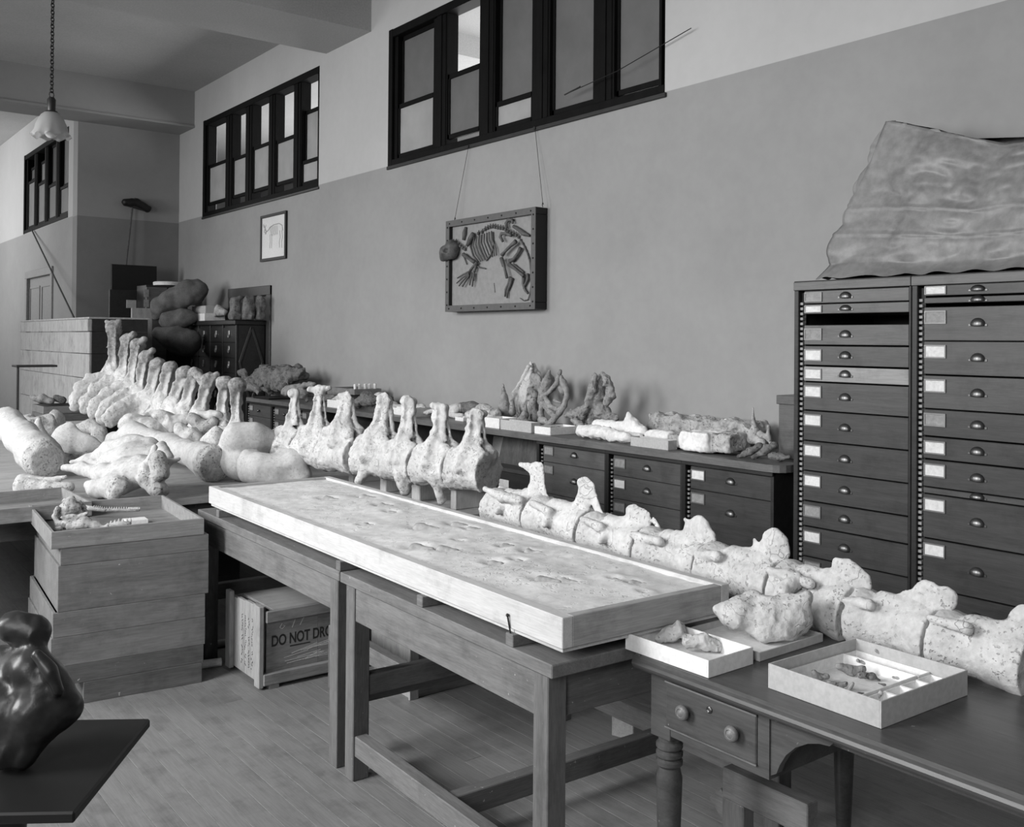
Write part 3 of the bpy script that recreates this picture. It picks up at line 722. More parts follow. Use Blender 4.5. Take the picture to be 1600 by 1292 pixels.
y0 = yy_(577, 662); solo('grey_box', MB().box((-.2, -.14, 0), (.2, .14, .30), .006).box((-.21, -.15, .27), (.21, .15, .31), .004), M_BGREY, 'small grey box on a shelf in the dark under the counter', 'box', (CXF+.30, y0, .52))
for ya, yb, zz in ((yy_(549, 655)-.02, yy_(605, 655)+.02, .52), (yy_(605, 655)-.02, yy_(692, 660)+.02, .50)):
    solo('under_shelf', MB().box((CXF+.06, yb, zz-.02), (WALLX-.02, ya, zz)), M_DARKW, 'dark shelf board under the counter ' + ('holding the small grey box' if zz > .51 else 'holding the crumpled paper bundle'), 'shelf')
pb = MB(); yb0 = yy_(662, 665)
for k in range(22):
    zz = .012*k; pb.beam((-.24+random.uniform(-.02, .02), random.uniform(-.03, .03)+.26-.004*k, zz+.007), (.2+random.uniform(-.03, .03), random.uniform(-.05, .05)-.22+.004*k, zz+.02), .22, .006)
solo('paper_bundle', pb, M_CARDG, 'crumpled bundle of loose papers in the open space under the counter', 'papers', (CXF+.30, yb0, .50))['kind'] = 'stuff'
# leaning boards in the leg space
p0, p1 = at(745, 700, 'x', 4.55), at(800, 712, 'x', 4.62)
solo('leaning_board', MB().box((-.012, -.22, 0), (.012, .22, .62), .003, Matrix.Rotation(.12, 4, 'Y')), M_CARDG, 'flat grey board leaning in the leg space under the counter', 'board', (4.72, p0[1]-.12, 0.22))
solo('trestle_box', MB().box((-.25, -.34, 0), (.25, .34, .22), .004), M_DARKW, 'low dark chest on the floor behind the end vertebra', 'chest', (4.75, p0[1], 0))
pl = MB().box((-.014, -.33, 0), (.014, .33, .66), .003, Matrix.Rotation(.10, 4, 'Y') @ Matrix.Rotation(.22, 4, 'X'))
solo('scratched_board', pl, wood('scratched_wood', .05, .12, 'Z', .6, 6, 4, .2, spots=.02), 'dark scratched board tilted under the counter left of the drawer cabinets', 'board', (4.5, at(805, 712, 'x', 4.5)[1], .30))
bx = at(815, 760, 'x', 4.42)
cr = thing('floor_chest', 'dark wooden chest with a torn paper label under the scratched board', 'chest', (4.62, bx[1], 0))
zt_ = float(at(815, 735, 'x', 4.38)[2])
part('chest_body', MB().box((-.24, -.36, 0), (.24, .36, zt_-.03), .004), M_DARKW, cr); part('lid', MB().box((-.25, -.37, zt_-.03), (.25, .37, zt_), .004), M_CASE, cr)
part('label_card', MB().box((-.243, .10, zt_-.16), (-.2402, .22, zt_-.09)), M_PAPER, cr)
# box standing at the right end of the counter
p = at(1228, 690, 'x', 4.6); zt_ = float(at(1228, 617, 'x', 4.6)[2])
t = thing('upright_box', 'tall narrow brown box with a lid at the right end of the counter', 'box', (4.68, 3.34, CZ))
part('box_body', MB().box((-.13, -.10, 0), (.13, .10, zt_-CZ-.03), .003), M_CASEM, t); part('lid', MB().box((-.14, -.11, zt_-CZ-.05), (.14, .11, zt_-CZ), .003), M_CASEM, t)

# ================================================================== work tables
ANG = -.028
PIV = np.array([1.687, 2.006])
def tl(x, y):      # table-line coordinates (x from the front edge, y along) -> world
    ca, sa = math.cos(ANG), math.sin(ANG); return (PIV[0]+x*ca-y*sa, PIV[1]+x*sa+y*ca)
def work_table(y0, ln, dp, label, stretch):
    wx, wy = tl(0, y0); t = thing('work_table', label, 'table', (wx, wy, 0), ANG, 'rough work tables under the slab box')
    nb = 3
    for i in range(nb):
        part('top_board', MB().box((dp*i/nb+.001, 0, .712), (dp*(i+1)/nb-.001, ln, .75), .003), M_TABLE, t)
    lw = .066; top = .712
    for lx in (.012, dp-.012-lw):
        for ly in (.03, ln-.03-lw):
            part('leg', MB().box((lx, ly, 0), (lx+lw, ly+lw, top), .003), M_TABLEZ, t)
    for lx in (.018, dp-.018-.03): part('apron', MB().box((lx, .03+lw, .585), (lx+.03, ln-.03-lw, top), .002), M_TABLE, t)
    for ly in (.04, ln-.04-.03): part('apron', MB().box((.012+lw, ly, .585), (dp-.012-lw, ly+.03, top), .002), M_TABLEX, t)
    for kind, a, zz in stretch:
        if kind == 'x': part('stretcher', MB().box((.012+lw*.5, a, zz), (dp-.012-lw*.5, a+.05, zz+.075), .003), M_TABLEX, t)
        elif .3 < a < .5:
            part('stretcher', MB().box((a, .09, zz), (a+.05, .84, zz+.075), .003), M_TABLE, t); part('prop', MB().box((a, .79, 0), (a+.05, .84, zz-.001), .003), M_TABLEZ, t)
        else: part('stretcher', MB().box((a, .03+lw*.5, zz), (a+.05, ln-.03-lw*.5, zz+.075), .003), M_TABLE, t)
    return t
work_table(0, 1.275, 1.06, 'rough weathered work table nearest the camera, under the right end of the slab box', [('x', .585, .08), ('x', 1.275-.088, .30), ('y', .02, .09), ('y', 1.0, .12)])
work_table(1.285, 1.615, 1.06, 'rough weathered work table under the far left end of the slab box', [('x', .04, .22), ('y', .36, .215), ('x', 1.53, .3)])

# ---- the boxed slab of fossil footprints
def slab_box():
    ox, oy = tl(.012, -.03); LN, WD, z0, z1 = 2.80, .655, .786, .882
    t = thing('footprint_slab', 'long shallow pine box holding a pale slab of fossil footprints', 'slab', (ox, oy, z0), ANG)
    h = z1-z0
    part('side_board', MB().box((0, 0, .012), (.036, LN, h), .002), M_PINE, t); part('side_board', MB().box((WD-.036, 0, .012), (WD, LN, h), .002), M_PINE, t)
    part('end_board', MB().box((.036, .0, .012), (WD-.036, .030, h), .002), M_PINEX, t); part('end_board', MB().box((.036, LN-.03, .012), (WD-.036, LN, h), .002), M_PINEX, t)
    part('bottom_board', MB().box((.01, .01, 0), (WD-.01, LN-.01, .012)), M_PINE, t)
    nx, ny = 44, 190; xs = np.linspace(.036, WD-.036, nx); ysl = np.linspace(.03, LN-.03, ny)
    X, Y = np.meshgrid(xs, ysl, indexing='ij'); P = np.stack([X.ravel(), Y.ravel(), np.zeros(X.size)], 1)
    H = (vnoise(P, 3.0, 11)-.5)*.010+(vnoise(P, 9.0, 12)-.5)*.006+(vnoise(P, 30.0, 13)-.5)*.003
    ca, sa = math.cos(ANG), math.sin(ANG); prints = []
    for (u, v, rr) in [(510, 779, 24), (568, 777, 26), (597, 790, 24), (655, 824, 36), (712, 820, 26), (735, 826, 22), (648, 855, 34), (690, 858, 34), (716, 845, 14), (788, 852, 22), (826, 861, 24), (770, 880, 28), (808, 876, 20), (845, 905, 34), (880, 908, 30), (960, 905, 18), (988, 910, 26), (570, 820, 20), (610, 800, 18), (1005, 925, 14)]:
        q = at(u, v, 'z', z1-.012)-np.array([ox, oy, 0]); lx, ly = q[0]*ca+q[1]*sa, -q[0]*sa+q[1]*ca
        if .06 < lx < WD-.06: prints.append((lx, ly, rr*depth(at(u, v, 'z', z1))/FPX))
    for lx, ly, r in prints:
        d2 = ((X-lx)**2+((Y-ly)/1.3)**2).ravel(); H += .010*np.exp(-d2/(r*1.2)**2)-.020*np.exp(-d2/(r*.55)**2)
    V = np.stack([X.ravel(), Y.ravel(), h-.012+H], 1); I = np.arange(nx*ny).reshape(nx, ny)
    F = np.stack([I[:-1, :-1].ravel(), I[1:, :-1].ravel(), I[1:, 1:].ravel(), I[:-1, 1:].ravel()], 1)
    sl = link('stone_slab', np_mesh('stone_slab', V, F, M_SLAB), t)
    rg = np.random.RandomState(4)
    for lx, ly, r in prints:
        a0 = rg.uniform(-.6, .6); pr = []
        for da in (-.7, 0, .7):
            a = a0+da; e = np.array([lx+math.cos(a)*r*.9*(.5), ly-math.sin(a+1.57)*r*.9, h-.016]); pr.append(c((lx, ly, h-.019), e, r*.24, r*.10))
        V2, F2 = nets({'f': pr}, max(.003, r*.09), (), (), r*.15, .004, 60, int(lx*1e4) % 97)
        link('footprint', np_mesh('footprint', V2, F2, M_SLABD), sl)
    return t
slab_box()
wx, wy = tl(.008, .24)
def wedge(y, label, nail=False):
    x, yy = tl(.004, y); t = thing('wooden_wedge', label, 'wedge', (x, yy, .75), ANG, 'wedges between the slab box and the tables')
    part('wedge_block', MB().box((0, -.018, 0), (.10, .018, .0355), .002), M_TABLE, t)
    if nail: part('nail', MB().tube([(.006, 0, .03), (.002, .012, .085)], .0025).sphere((.002, .012, .085), .005, 8), M_IRON, t)
wedge(.20, 'small wooden wedge with an upright nail under the near end of the slab box', True)
wedge(1.30, 'small wooden wedge at the joint of the two work tables')
wedge(2.62, 'small wooden wedge under the far left end of the slab box')
wedge(.70, 'small wooden wedge half hidden under the near part of the slab box')

# ---- benches for the big bones
def bench(name, x0, x1, y0, y1, zt, label, th=.04, legs=True, mat=None, nb=3, stretch=False):
    cx, cy = (x0+x1)/2, (y0+y1)/2; t = thing(name, label, 'table', (cx, cy, 0)); w_, l_ = (x1-x0)/2, (y1-y0)/2
    for i in range(nb):
        a = -l_+2*l_*i/nb; part('top_board', MB().box((-w_, a+.001, zt-th), (w_, a+2*l_/nb-.001, zt), .003), mat or M_BENCH, t)
    for sx in (-1, 1):
        for sy in (-1, 1):
            x, y = sx*(w_-.06), sy*(l_-.08); part('leg', MB().box((x-.035, y-.035, 0), (x+.035, y+.035, zt-th), .003), M_TABLEZ, t)
    for sx in (-1, 1): part('apron', MB().box((sx*(w_-.06)-.015, -l_+.11, zt-th-.11), (sx*(w_-.06)+.015, l_-.11, zt-th), .002), M_TABLE, t)
    for sy in (-1, 1): part('apron', MB().box((-w_+.09, sy*(l_-.08)-.015, zt-th-.11), (w_-.09, sy*(l_-.08)+.015, zt-th), .002), M_TABLEX, t)
    if stretch: part('stretcher', MB().box((-w_+.025+.0, -l_+.1, .14), (-w_+.095, l_-.1, .22), .003), M_TABLE, t)
    return t
BZ = .71
bench('bone_table', .15, 3.5, 5.52, 9.6, BZ, 'broad table of pale boards under the great limb bones at left', nb=9)
bench('bone_table', .5, 2.6, 9.7, 12.1, BZ, 'farther table of pale boards carrying the small tray stack at left', nb=4)
bench('bone_table', 2.86, 3.60, 4.165, 5.50, BZ, 'table under the wooden blocks and the near dorsal vertebrae')

# ---- stack of wooden trays at left
def tray(w_, d_, h, mat, th=.014, bottom=.01):
    out = []
    out.append(('side', [((0, 0, 0), (w_, th, h)), ((0, d_-th, 0), (w_, d_, h)), ((0, th, 0), (th, d_-th, h)), ((w_-th, th, 0), (w_, d_-th, h))]))
    return out
def open_tray(name, label, cat, loc, rotz, w_, d_, h, mat, th=.014, group=None, matside=None, floor_mat=None):
    t = thing(name, label, cat, loc, rotz, group)
    for lo, hi in (((0, 0, 0), (w_, th, h)), ((0, d_-th, 0), (w_, d_, h))): part('side_wall', MB().box(lo, hi, .0015), mat, t)
    for lo, hi in (((0, th, 0), (th, d_-th, h)), ((w_-th, th, 0), (w_, d_-th, h))): part('side_wall', MB().box(lo, hi, .0015), matside or mat, t)
    part('tray_floor', MB().box((th, th, 0), (w_-th, d_-th, min(.010, h*.3))), floor_mat or mat, t)
    return t
zs_ = lambda v: float(at(317, v, 'y', 4.53)[2])
SROT = -.085
stk = [(810, 834, 80.5, 319, M_TRAY, 'shallow pale wooden tray topmost on the tall stack, holding small skulls'),
       (835.5, 859, 95, 326, M_TRAYM, 'shallow wooden tray second from top of the tall stack at left'),
       (860.5, 926, 91, 326, M_TRAYM, 'deep wooden box with wavy grain, third from top of the stack'),
       (928, 962.5, 83, 320.5, M_TRAYM, 'paint-spattered wooden tray directly under the deep wavy-grained box'),
       (964, 1005, 80, 320.5, M_TRAYM, 'wooden tray fifth from top of the stack, scuffed along its front'),
       (1007, 1033, 100, 318, M_TRAYD, 'dark thin wooden tray second from bottom of the stack'),
       (1034.5, 1067, 130, 315.5, M_TRAYD, 'dark wooden tray at the bottom of the stack on the floor')]
zprev = None
tops = []
for k, (va, vb, ul, ur, mat, lab) in enumerate(reversed(stk)):
    zlo = 0.0 if zprev is None else zprev+.001; zhi = zs_(va); zprev = zhi
    pr_ = at(ur, va, 'z', zhi) if False else None
    xr = at(ur, (va+vb)/2, 'y', 4.53)[0]; xl = at(ul, (va+vb)/2+22, 'y', 4.58)[0]
    w_ = (xr-xl)/math.cos(SROT)
    o = open_tray('specimen_tray', lab, 'tray', (xl, 4.53+(xr-xl)*math.tan(-SROT)*1.0, zlo), SROT, w_, .80, zhi-zlo, mat, group='stacked wooden trays at left')
    tops.append((xl, 4.53+(xr-xl)*math.tan(-SROT), zlo, w_))
TRAYTOP = tops[-1]

# ---- crate lettered DO NOT DROP
def text_mesh(body, size, mat, name='lettering', bold=0.0):
    cu = bpy.data.curves.new('t', 'FONT'); cu.body = body; cu.size = size; cu.extrude = .0006; cu.offset = bold; cu.align_x = 'LEFT'
    o = bpy.data.objects.new('t', cu); COL.objects.link(o); bpy.context.view_layer.update()
    me = bpy.data.meshes.new_from_object(o.evaluated_get(bpy.context.evaluated_depsgraph_get())); bpy.data.objects.remove(o)
    me.name = name; me.materials.clear(); me.materials.append(mat); return me
def crate():
    t = thing('shipping_crate', 'old wooden crate stencilled DO NOT DROP under the far work table', 'crate', (1.848, 4.256, 0), .0)
    W_, D_, H_ = .545, .42, .365
    for i in range(2): part('front_board', MB().box((.024+i*.26, .02, .02), (.283+i*.26, .036, .34), .001), M_CRATE, t)
    part('cleat', MB().box((.012, -.004, .305), (W_+.01, .02, .36), .004), M_CRATE, t); part('cleat', MB().box((0, -.006, .018), (W_+.01, .02, .072), .004), M_CRATE, t)
    for i in range(4): part('end_board', MB().box((-.0, .03+i*.096, .02), (.02, .03+(i+1)*.096-.003, .375-.006*i), .002), M_CRATEV, t)
    for y in (.0, .355): part('corner_post', MB().box((-.022, y, .01), (.002, y+.055, .385), .003), M_CRATEV, t)
    part('back_board', MB().box((.02, D_-.02, .02), (W_, D_, .35), .002), M_CRATE, t); part('side_board', MB().box((W_-.02, .036, .02), (W_, D_-.02, .35), .002), M_CRATEV, t)
    part('lid_board', MB().box((.06, .02, .342), (W_-.01, D_-.03, .356), .002), M_BENCH, t)
    part('floor_board', MB().box((.02, .03, .02), (W_-.02, D_-.02, .035)), M_CRATE, t)
    for x in (.03, W_-.10): part('skid', MB().box((x, .0, 0), (x+.05, D_, .018), .002), M_CRATE, t)
    rx = Matrix.Rotation(math.pi/2, 4, 'X')
    for body, size, x, z_ in (('DO NOT DROP', .070, .046, .188),):
        o = link('lettering', text_mesh(body, size, M_INK, bold=.0016), t, (x, .0198, z_)); o.rotation_euler = (math.pi/2, 0, 0); o.scale = (.69, 1, 1)
    u = part('underline', MB().box((.140, .0188, .172), (.243, .0199, .177)), M_INK, t)
    rg = random.Random(3); sc = MB()
    for k in range(16):
        x0 = rg.uniform(.05, .3); z0_ = rg.uniform(.095, .150); sc.tube([(x0, .0195, z0_), (x0+rg.uniform(.08, .2), .0195, z0_+rg.uniform(-.01, .03))], .0009, 4)
    sc.tube([(.10, .0195, .30-.012), (.088, .0195, .27), (.10, .0195, .262), (.115, .0195, .275), (.104, .0195, .278)], .0013, 5).tube([(.15, .0195, .26), (.165, .0195, .295)], .0013, 5).tube([(.19, .0195, .265), (.21, .0195, .30)], .0013, 5)
    part('chalk_scratches', sc, M_CARD, t)['kind'] = 'stuff'
    sm = MB()
    for row in range(4):
        yy = .13+row*.04; zz_ = .06
        while zz_ < .30:
            q_ = rg.uniform(.004, .012)
            if rg.random() < .8: sm.tube([(-.0012, yy+rg.uniform(-.008, .008), zz_), (-.0012, yy+rg.uniform(-.010, .010), zz_+q_)], .0012, 4)
            zz_ += q_+.004
    part('worn_stencil_marks', sm, M_INK, t, 'rows of worn unreadable stencil marks')['kind'] = 'stuff'
crate()
solo('paper_roll', MB().tube([(0, 0, .02), (.10, -.02, .02)], .02, 12), M_CARD, 'short white paper roll on the floor behind the tray stack', 'paper roll', (1.72, 4.72, 0))
solo('floor_pipe', MB().tube([(0, 0, .02), (.30, -.02, .02)], .02, 12), M_CARDG, 'pale pipe end on the floor left of the stencilled crate', 'pipe', (1.70, 5.0, .0))

# ---- crates beneath the benches, seen between the table legs
def plain_crate(loc, w_, d_, h, label, rotz=0.0, mat=None):
    t = thing('storage_crate', label, 'crate', loc, rotz); n = 3
    for i in range(n):
        a, b = h*i/n+.001, h*(i+1)/n-.001
        part('board', MB().box((0, 0, a), (w_, .018, b), .002), mat or M_CRATE, t); part('board', MB().box((0, .018, a), (.018, d_, b), .002), mat or M_CRATEV, t)
    part('corner_post', MB().box((-.012, -.012, 0), (.035, .0, h), .002), mat or M_CRATEV, t)
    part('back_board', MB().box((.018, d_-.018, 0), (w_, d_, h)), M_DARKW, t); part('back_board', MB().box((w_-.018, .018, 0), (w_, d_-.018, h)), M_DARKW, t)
    part('lid', MB().box((0, 0, h), (w_, d_, h+.015), .002), mat or M_CRATE, t)
plain_crate((2.335, 3.76, 0), .75, .36, .42, 'wide old crate on the floor seen between the table legs')
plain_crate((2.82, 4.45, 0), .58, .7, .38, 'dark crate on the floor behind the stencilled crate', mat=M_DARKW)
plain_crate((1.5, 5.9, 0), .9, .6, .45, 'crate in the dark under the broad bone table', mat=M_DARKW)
# ================================================================== desk at right
M_KNOB = wood('knob_wood', .12, .2, 'X', .4)
def desk():
    x0, y1, y0, x1, zt = 1.925, 1.945, .45, 2.90, .75
    cx, cy = 2.4, 1.2; t = thing('writing_desk', 'dark old writing desk with turned legs and a two-knob drawer', 'desk', (cx, cy, 0))
    def L(*a): return (a[0]-cx, a[1]-cy, a[2])
    prof = [(.012, 0), (.004, .008), (0, .016), (.003, .024), (.010, .030), (.016, .038)]
    nb = 4
    for i in range(nb):
        a, b = x0+.05+(x1-x0-.05)*i/nb, x0+.05+(x1-x0-.05)*(i+1)/nb
        part('top_board', MB().box(L(a, y0, zt-.03), L(b-.0008, y1-.02, zt)), M_DESK, t)
    mo = MB(); mo.prism([(x0-cx+.05, zt-.038)]+[(x0-cx+r, zt-.038+z_) for r, z_ in prof]+[(x0-cx+.05, zt)], 'y', y0-cy, y1-cy)
    part('moulded_edge', mo, M_DESK, t)
    me = MB(); me.prism([(y1-cy-.021, zt-.038)]+[(y1-cy-r, zt-.038+z_) for r, z_ in prof]+[(y1-cy-.021, zt)], 'x', x0-cx+.012, x1-cx)
    part('moulded_edge', me, M_DESK, t)
    FXD = 1.965; zz = lambda u, v: float(at(u, v, 'x', FXD)[2]); yv = lambda u, v: float(at(u, v, 'x', FXD)[1])
    ya, yb = yv(1041, 1100), yv(1184, 1160); za, zb = zz(1041, 1062), zz(1041, 1135)
    yend = yv(1202, 1150); zbot = zb-.022
    # front frame
    part('front_frame', MB().box(L(FXD, ya, zbot), L(FXD+.03, y1-.045, zt-.038)).box(L(FXD, yend, zbot), L(FXD+.03, yb, zt-.038)).box(L(FXD, yb, za), L(FXD+.03, ya, zt-.038)).box(L(FXD, yb, zbot), L(FXD+.03, ya, zb), .0), M_DESK, t)
    d = part('drawer', MB().box(L(FXD-.004, yb+.002, zb+.002), L(FXD+.02, ya-.002, za-.002), .003).box(L(FXD+.03, yb+.01, zb+.01), L(FXD+.5, ya-.01, za-.02)), M_DESK, t)
    part('drawer_bead', MB().box(L(FXD-.007, yb, zb), L(FXD-.003, ya, zb+.004)).box(L(FXD-.007, yb, za-.004), L(FXD-.003, ya, za)), M_TABLE, d)
    for u, v in ((1067, 1113), (1144, 1146)):
        p = at(u, v, 'x', FXD-.02)
        k = MB().lathe([(.010, 0), (.008, .008), (.019, .014), (.021, .020), (.018, .027), (.012, .029), (.010, .027), (.004, .031)], Matrix.Translation((FXD-.004-cx, p[1]-cy, p[2])) @ Matrix.Rotation(-math.pi/2, 4, 'Y'), 20)
        part('knob', k, M_KNOB, d, 'pale turned wooden knob', auto=50)
    p = at(1108, 1109, 'x', FXD-.006)
    part('keyhole_plate', MB().lathe([(.009, 0), (.009, .003), (.006, .005), (.003, .003)], Matrix.Translation((FXD-.004-cx, p[1]-cy, p[2])) @ Matrix.Rotation(-math.pi/2, 4, 'Y'), 14), M_METAL, d)
    # carved bracket beside the knee hole
    P = [(1202, 1124), (1302, 1161), (1296, 1166), (1280, 1162), (1262, 1162), (1243, 1168), (1228, 1180), (1218, 1196), (1213, 1209), (1203, 1212)]
    poly = [(at(u, v, 'x', FXD+.005)[1]-cy, at(u, v, 'x', FXD+.005)[2]) for u, v in P]
    part('bracket', MB().prism(poly, 'x', FXD+.005-cx, FXD+.027-cx), M_DESK, t)
    part('back_apron', MB().box(L(x1-.06, y0+.08, zbot), L(x1-.03, y1-.08, zt-.03)), M_DESK, t)
    part('side_apron', MB().box(L(FXD+.05, y1-.07, zbot), L(x1-.07, y1-.045, zt-.03)), M_DESK, t)
    part('drawer_side', MB().box(L(FXD+.03, yend, zbot), L(FXD+.55, yend+.02, zt-.038)), M_DESK, t)
    part('rail', MB().box(L(FXD+.03, y0+.1, zt-.07), L(FXD+.05, yend, zt-.038)), M_DESK, t)
    lp = [(.020, 0), (.024, .05), (.029, .18), (.034, .34), (.036, .42), (.030, .445), (.030, .450), (.037, .458), (.037, .468), (.031, .474), (.037, .481), (.037, .491), (.031, .497), (.037, .504), (.037, .514), (.030, .521), (.032, .535)]
    for lx in (x0+.075, x1-.075):
        for ly in (y1-.075, y0+.075):
            lg = part('turned_leg', MB().lathe(lp, Matrix.Translation(L(lx, ly, 0)), 24).box(L(lx-.037, ly-.037, .535), L(lx+.037, ly+.037, zt-.035), .002), M_DESK, t, auto=40)
    return t
desk()
# timber trestle standing under the desk
tx = 2.28; A, B = at(1062, 1168, 'x', tx), at(1233, 1222, 'x', tx); A[1] = min(A[1], 1.86)
t = thing('timber_trestle', 'rough timber trestle standing in the shadow beneath the desk drawer', 'trestle', (tx, (A[1]+B[1])/2, 0))
l_ = (A[1]-B[1])/2+.06; zz = A[2]
part('beam', MB().box((0, -l_, zz-.09), (.05, l_, zz), .003), M_TABLE, t); part('brace', MB().beam((.025, -l_+.33, zz-.09), (.025, -l_+.06, zz-.36), .045, .06, .003), M_TABLE, t)
for s in (-1, 1):
    part('leg', MB().box((0, s*(l_-.04)-.04, 0), (.05, s*(l_-.04)+.04, zz-.09), .003), M_TABLEZ, t)
    part('foot', MB().box((-.10, s*(l_-.04)-.03, 0), (-.001, s*(l_-.04)+.03, .05), .003), M_TABLE, t)
p = at(975, 1147, 'z', 0)
solo('wood_block', MB().box((-.09, -.05, 0), (.09, .05, .09), .003), M_BENCH, 'pale wood offcut on the floor under the nearer work table', 'block', (p[0]+.05, p[1], 0), .3)

# ---- card trays on the desk
DZ = .7505
def box_tray(name, label, cs, h, mat, th=.004, rows=None, mats=None, cat='tray'):
    """cs: three floor-plan corners (front-left, front-right, back-left)"""
    a, b, e = [np.array(q[:2]) for q in cs]; w_ = np.linalg.norm(b-a); ang = math.atan2(*(b-a)[::-1]); d_ = abs(np.cross(b-a, e-a))/w_
    t = thing(name, label, cat, (a[0], a[1], DZ), ang)
    for lo, hi in (((0, 0, 0), (w_, th, h)), ((0, d_-th, 0), (w_, d_, h)), ((0, th, 0), (th, d_-th, h)), ((w_-th, th, 0), (w_, d_-th, h))): part('side_wall', MB().box(lo, hi, .0008), mat, t)
    part('tray_floor', MB().box((th, th, 0), (w_-th, d_-th, .004)), (mats or mat), t)
    return t, w_, d_
# white card tray with knobbly fossils: near corner, right corner, left corner (top edge 5 cm up)
hW = .046
zt_ = DZ+hW
c0, c1, c2 = at(1107, 1032, 'z', zt_), at(1177, 1011, 'z', zt_), at(990, 985, 'z', zt_)
tw, ww, dw = box_tray('card_tray', 'small white card tray of lumpy fossils at the corner of the desk', (c0, c1, c2), hW, M_CARD)
f0, f1, f2 = at(1187, 1027, 'z', DZ+.012), at(1286, 996, 'z', DZ+.012), at(1090, 983, 'z', DZ+.012)
box_tray('cardboard_tray', 'flat grey cardboard tray under the large broken bone on the desk', (f0, f1, f2), .024, M_CARDG, .005, mats=M_CARD, cat='tray')
hB = .062; zt_ = DZ+hB
g0, g1, g2 = at(1377, 1096, 'z', zt_), at(1512, 1047, 'z', zt_), at(1197, 1037, 'z', zt_)
tb, wb, db = box_tray('specimen_box', 'big shallow grey card box of small bones on the desk top', (g0, g1, g2), hB, M_CARDG, .004, mats=M_CARD, cat='box')
def inner(name, label, x0, y0, x1, y1, h):
    o = thing(name, label, 'tray', tb.matrix_world @ Vector((0, 0, 0)), 0)
    ca = tb.rotation_euler.z; o.location = (tb.location.x+x0*math.cos(ca)-y0*math.sin(ca), tb.location.y+x0*math.sin(ca)+y0*math.cos(ca), DZ+.0045); o.rotation_euler = (0, 0, ca)
    w_, d_, th = x1-x0, y1-y0, .0025
    for lo, hi in (((0, 0, 0), (w_, th, h)), ((0, d_-th, 0), (w_, d_, h)), ((0, th, 0), (th, d_-th, h)), ((w_-th, th, 0), (w_, d_-th, h))): part('side_wall', MB().box(lo, hi), M_CARD, o)
    part('tray_floor', MB().box((th, th, 0), (w_-th, d_-th, .002)), M_CARD, o); return o
inner('card_tray', 'larger white inner tray of bones inside the grey card box', .01, db*.30, wb*.82, db-.008, .03)
cellw = (wb-.02)/5
for i in range(5):
    inner('card_tray', ['leftmost', 'second', 'middle', 'fourth', 'rightmost'][i]+' small white cell along the front inside the grey card box', .008+i*cellw, .008, .008+(i+1)*cellw-.003, db*.28, .025)
inner('card_tray', 'narrow white tray at the right side inside the grey card box', wb*.84, db*.30, wb-.008, db-.008, .028)

# ================================================================== hanging lamp
LP = nd(80, 200, 7.0)
def lamp():
    t = thing('pendant_lamp', 'glass-shaded electric lamp hanging on a chain from the ceiling', 'lamp', tuple(LP))
    r_ = 26*7/FPX; px = 7/FPX
    bm = bmesh.new(); rings = []; seg = 48
    for z_, r in [(25, 6), (24, 10), (20, 15), (13, 19), (5, 22.5), (-4, 24.5), (-10, 26.5), (-14, 29)]:
        ring = []
        for i in range(seg):
            a = 2*math.pi*i/seg; fl_ = max(0, -z_-2)/12; rr = r*(1+.06*fl_*math.cos(10*a)); zz_ = z_ + 2.2*fl_*math.cos(10*a)
            ring.append(bm.verts.new((rr*px*math.cos(a), rr*px*math.sin(a), zz_*px)))
        rings.append(ring)
    for a, b in zip(rings, rings[1:]):
        for i in range(seg): bm.faces.new((a[i], a[(i+1) % seg], b[(i+1) % seg], b[i]))
    bmesh.ops.solidify(bm, geom=bm.faces[:], thickness=.003)
    mb = MB(); mb.bm.free(); mb.bm = bm; part('lamp_shade', mb, M_SHADE, t, 'scalloped milk glass shade', smooth=True)
    part('bulb', MB().sphere((0, 0, -6*px), 10*px, 16, (1, 1, 1.0)), M_PLASTER, t, smooth=True)
    part('socket', MB().lathe([(11*px, 22*px), (9*px, 26*px), (6*px, 27*px), (6.5*px, 44*px), (4*px, 48*px)], None, 16), M_DMETAL, t, auto=40)
    ch = MB(); z_ = 48*px; k = 0; R_ = .017
    def torus(c0, rot, R_, r): 
        n, m_ = 10, 5; vs = []
        for i in range(n):
            a = 2*math.pi*i/n; q = []
            for j in range(m_):
                b = 2*math.pi*j/m_; p = Vector(((R_*.72+r*math.cos(b))*math.cos(a), r*math.sin(b), (R_+r*math.cos(b))*math.sin(a)))
                q.append(ch.bm.verts.new(rot @ p + c0))
            vs.append(q)
        for i in range(n):
            for j in range(m_): ch.bm.faces.new((vs[i][j], vs[(i+1) % n][j], vs[(i+1) % n][(j+1) % m_], vs[i][(j+1) % m_]))
    torus(Vector((0, 0, z_+.018)), Matrix.Rotation(.3, 3, 'Z'), .024, .004); z_ += .050
    while LP[2]+z_ < CEIL-.01:
        torus(Vector((0, 0, z_)), Matrix.Rotation(math.pi/2*(k % 2)+.4, 3, 'Z'), R_, .0045); z_ += R_*1.5; k += 1
    o = part('chain', ch, M_IRON, t); o['kind'] = 'stuff'
    part('ceiling_rose', MB().lathe([(.05, CEIL-LP[2]-.02), (.03, CEIL-LP[2]-.005), (.03, CEIL-LP[2])], None, 16), M_DMETAL, t)
lamp()

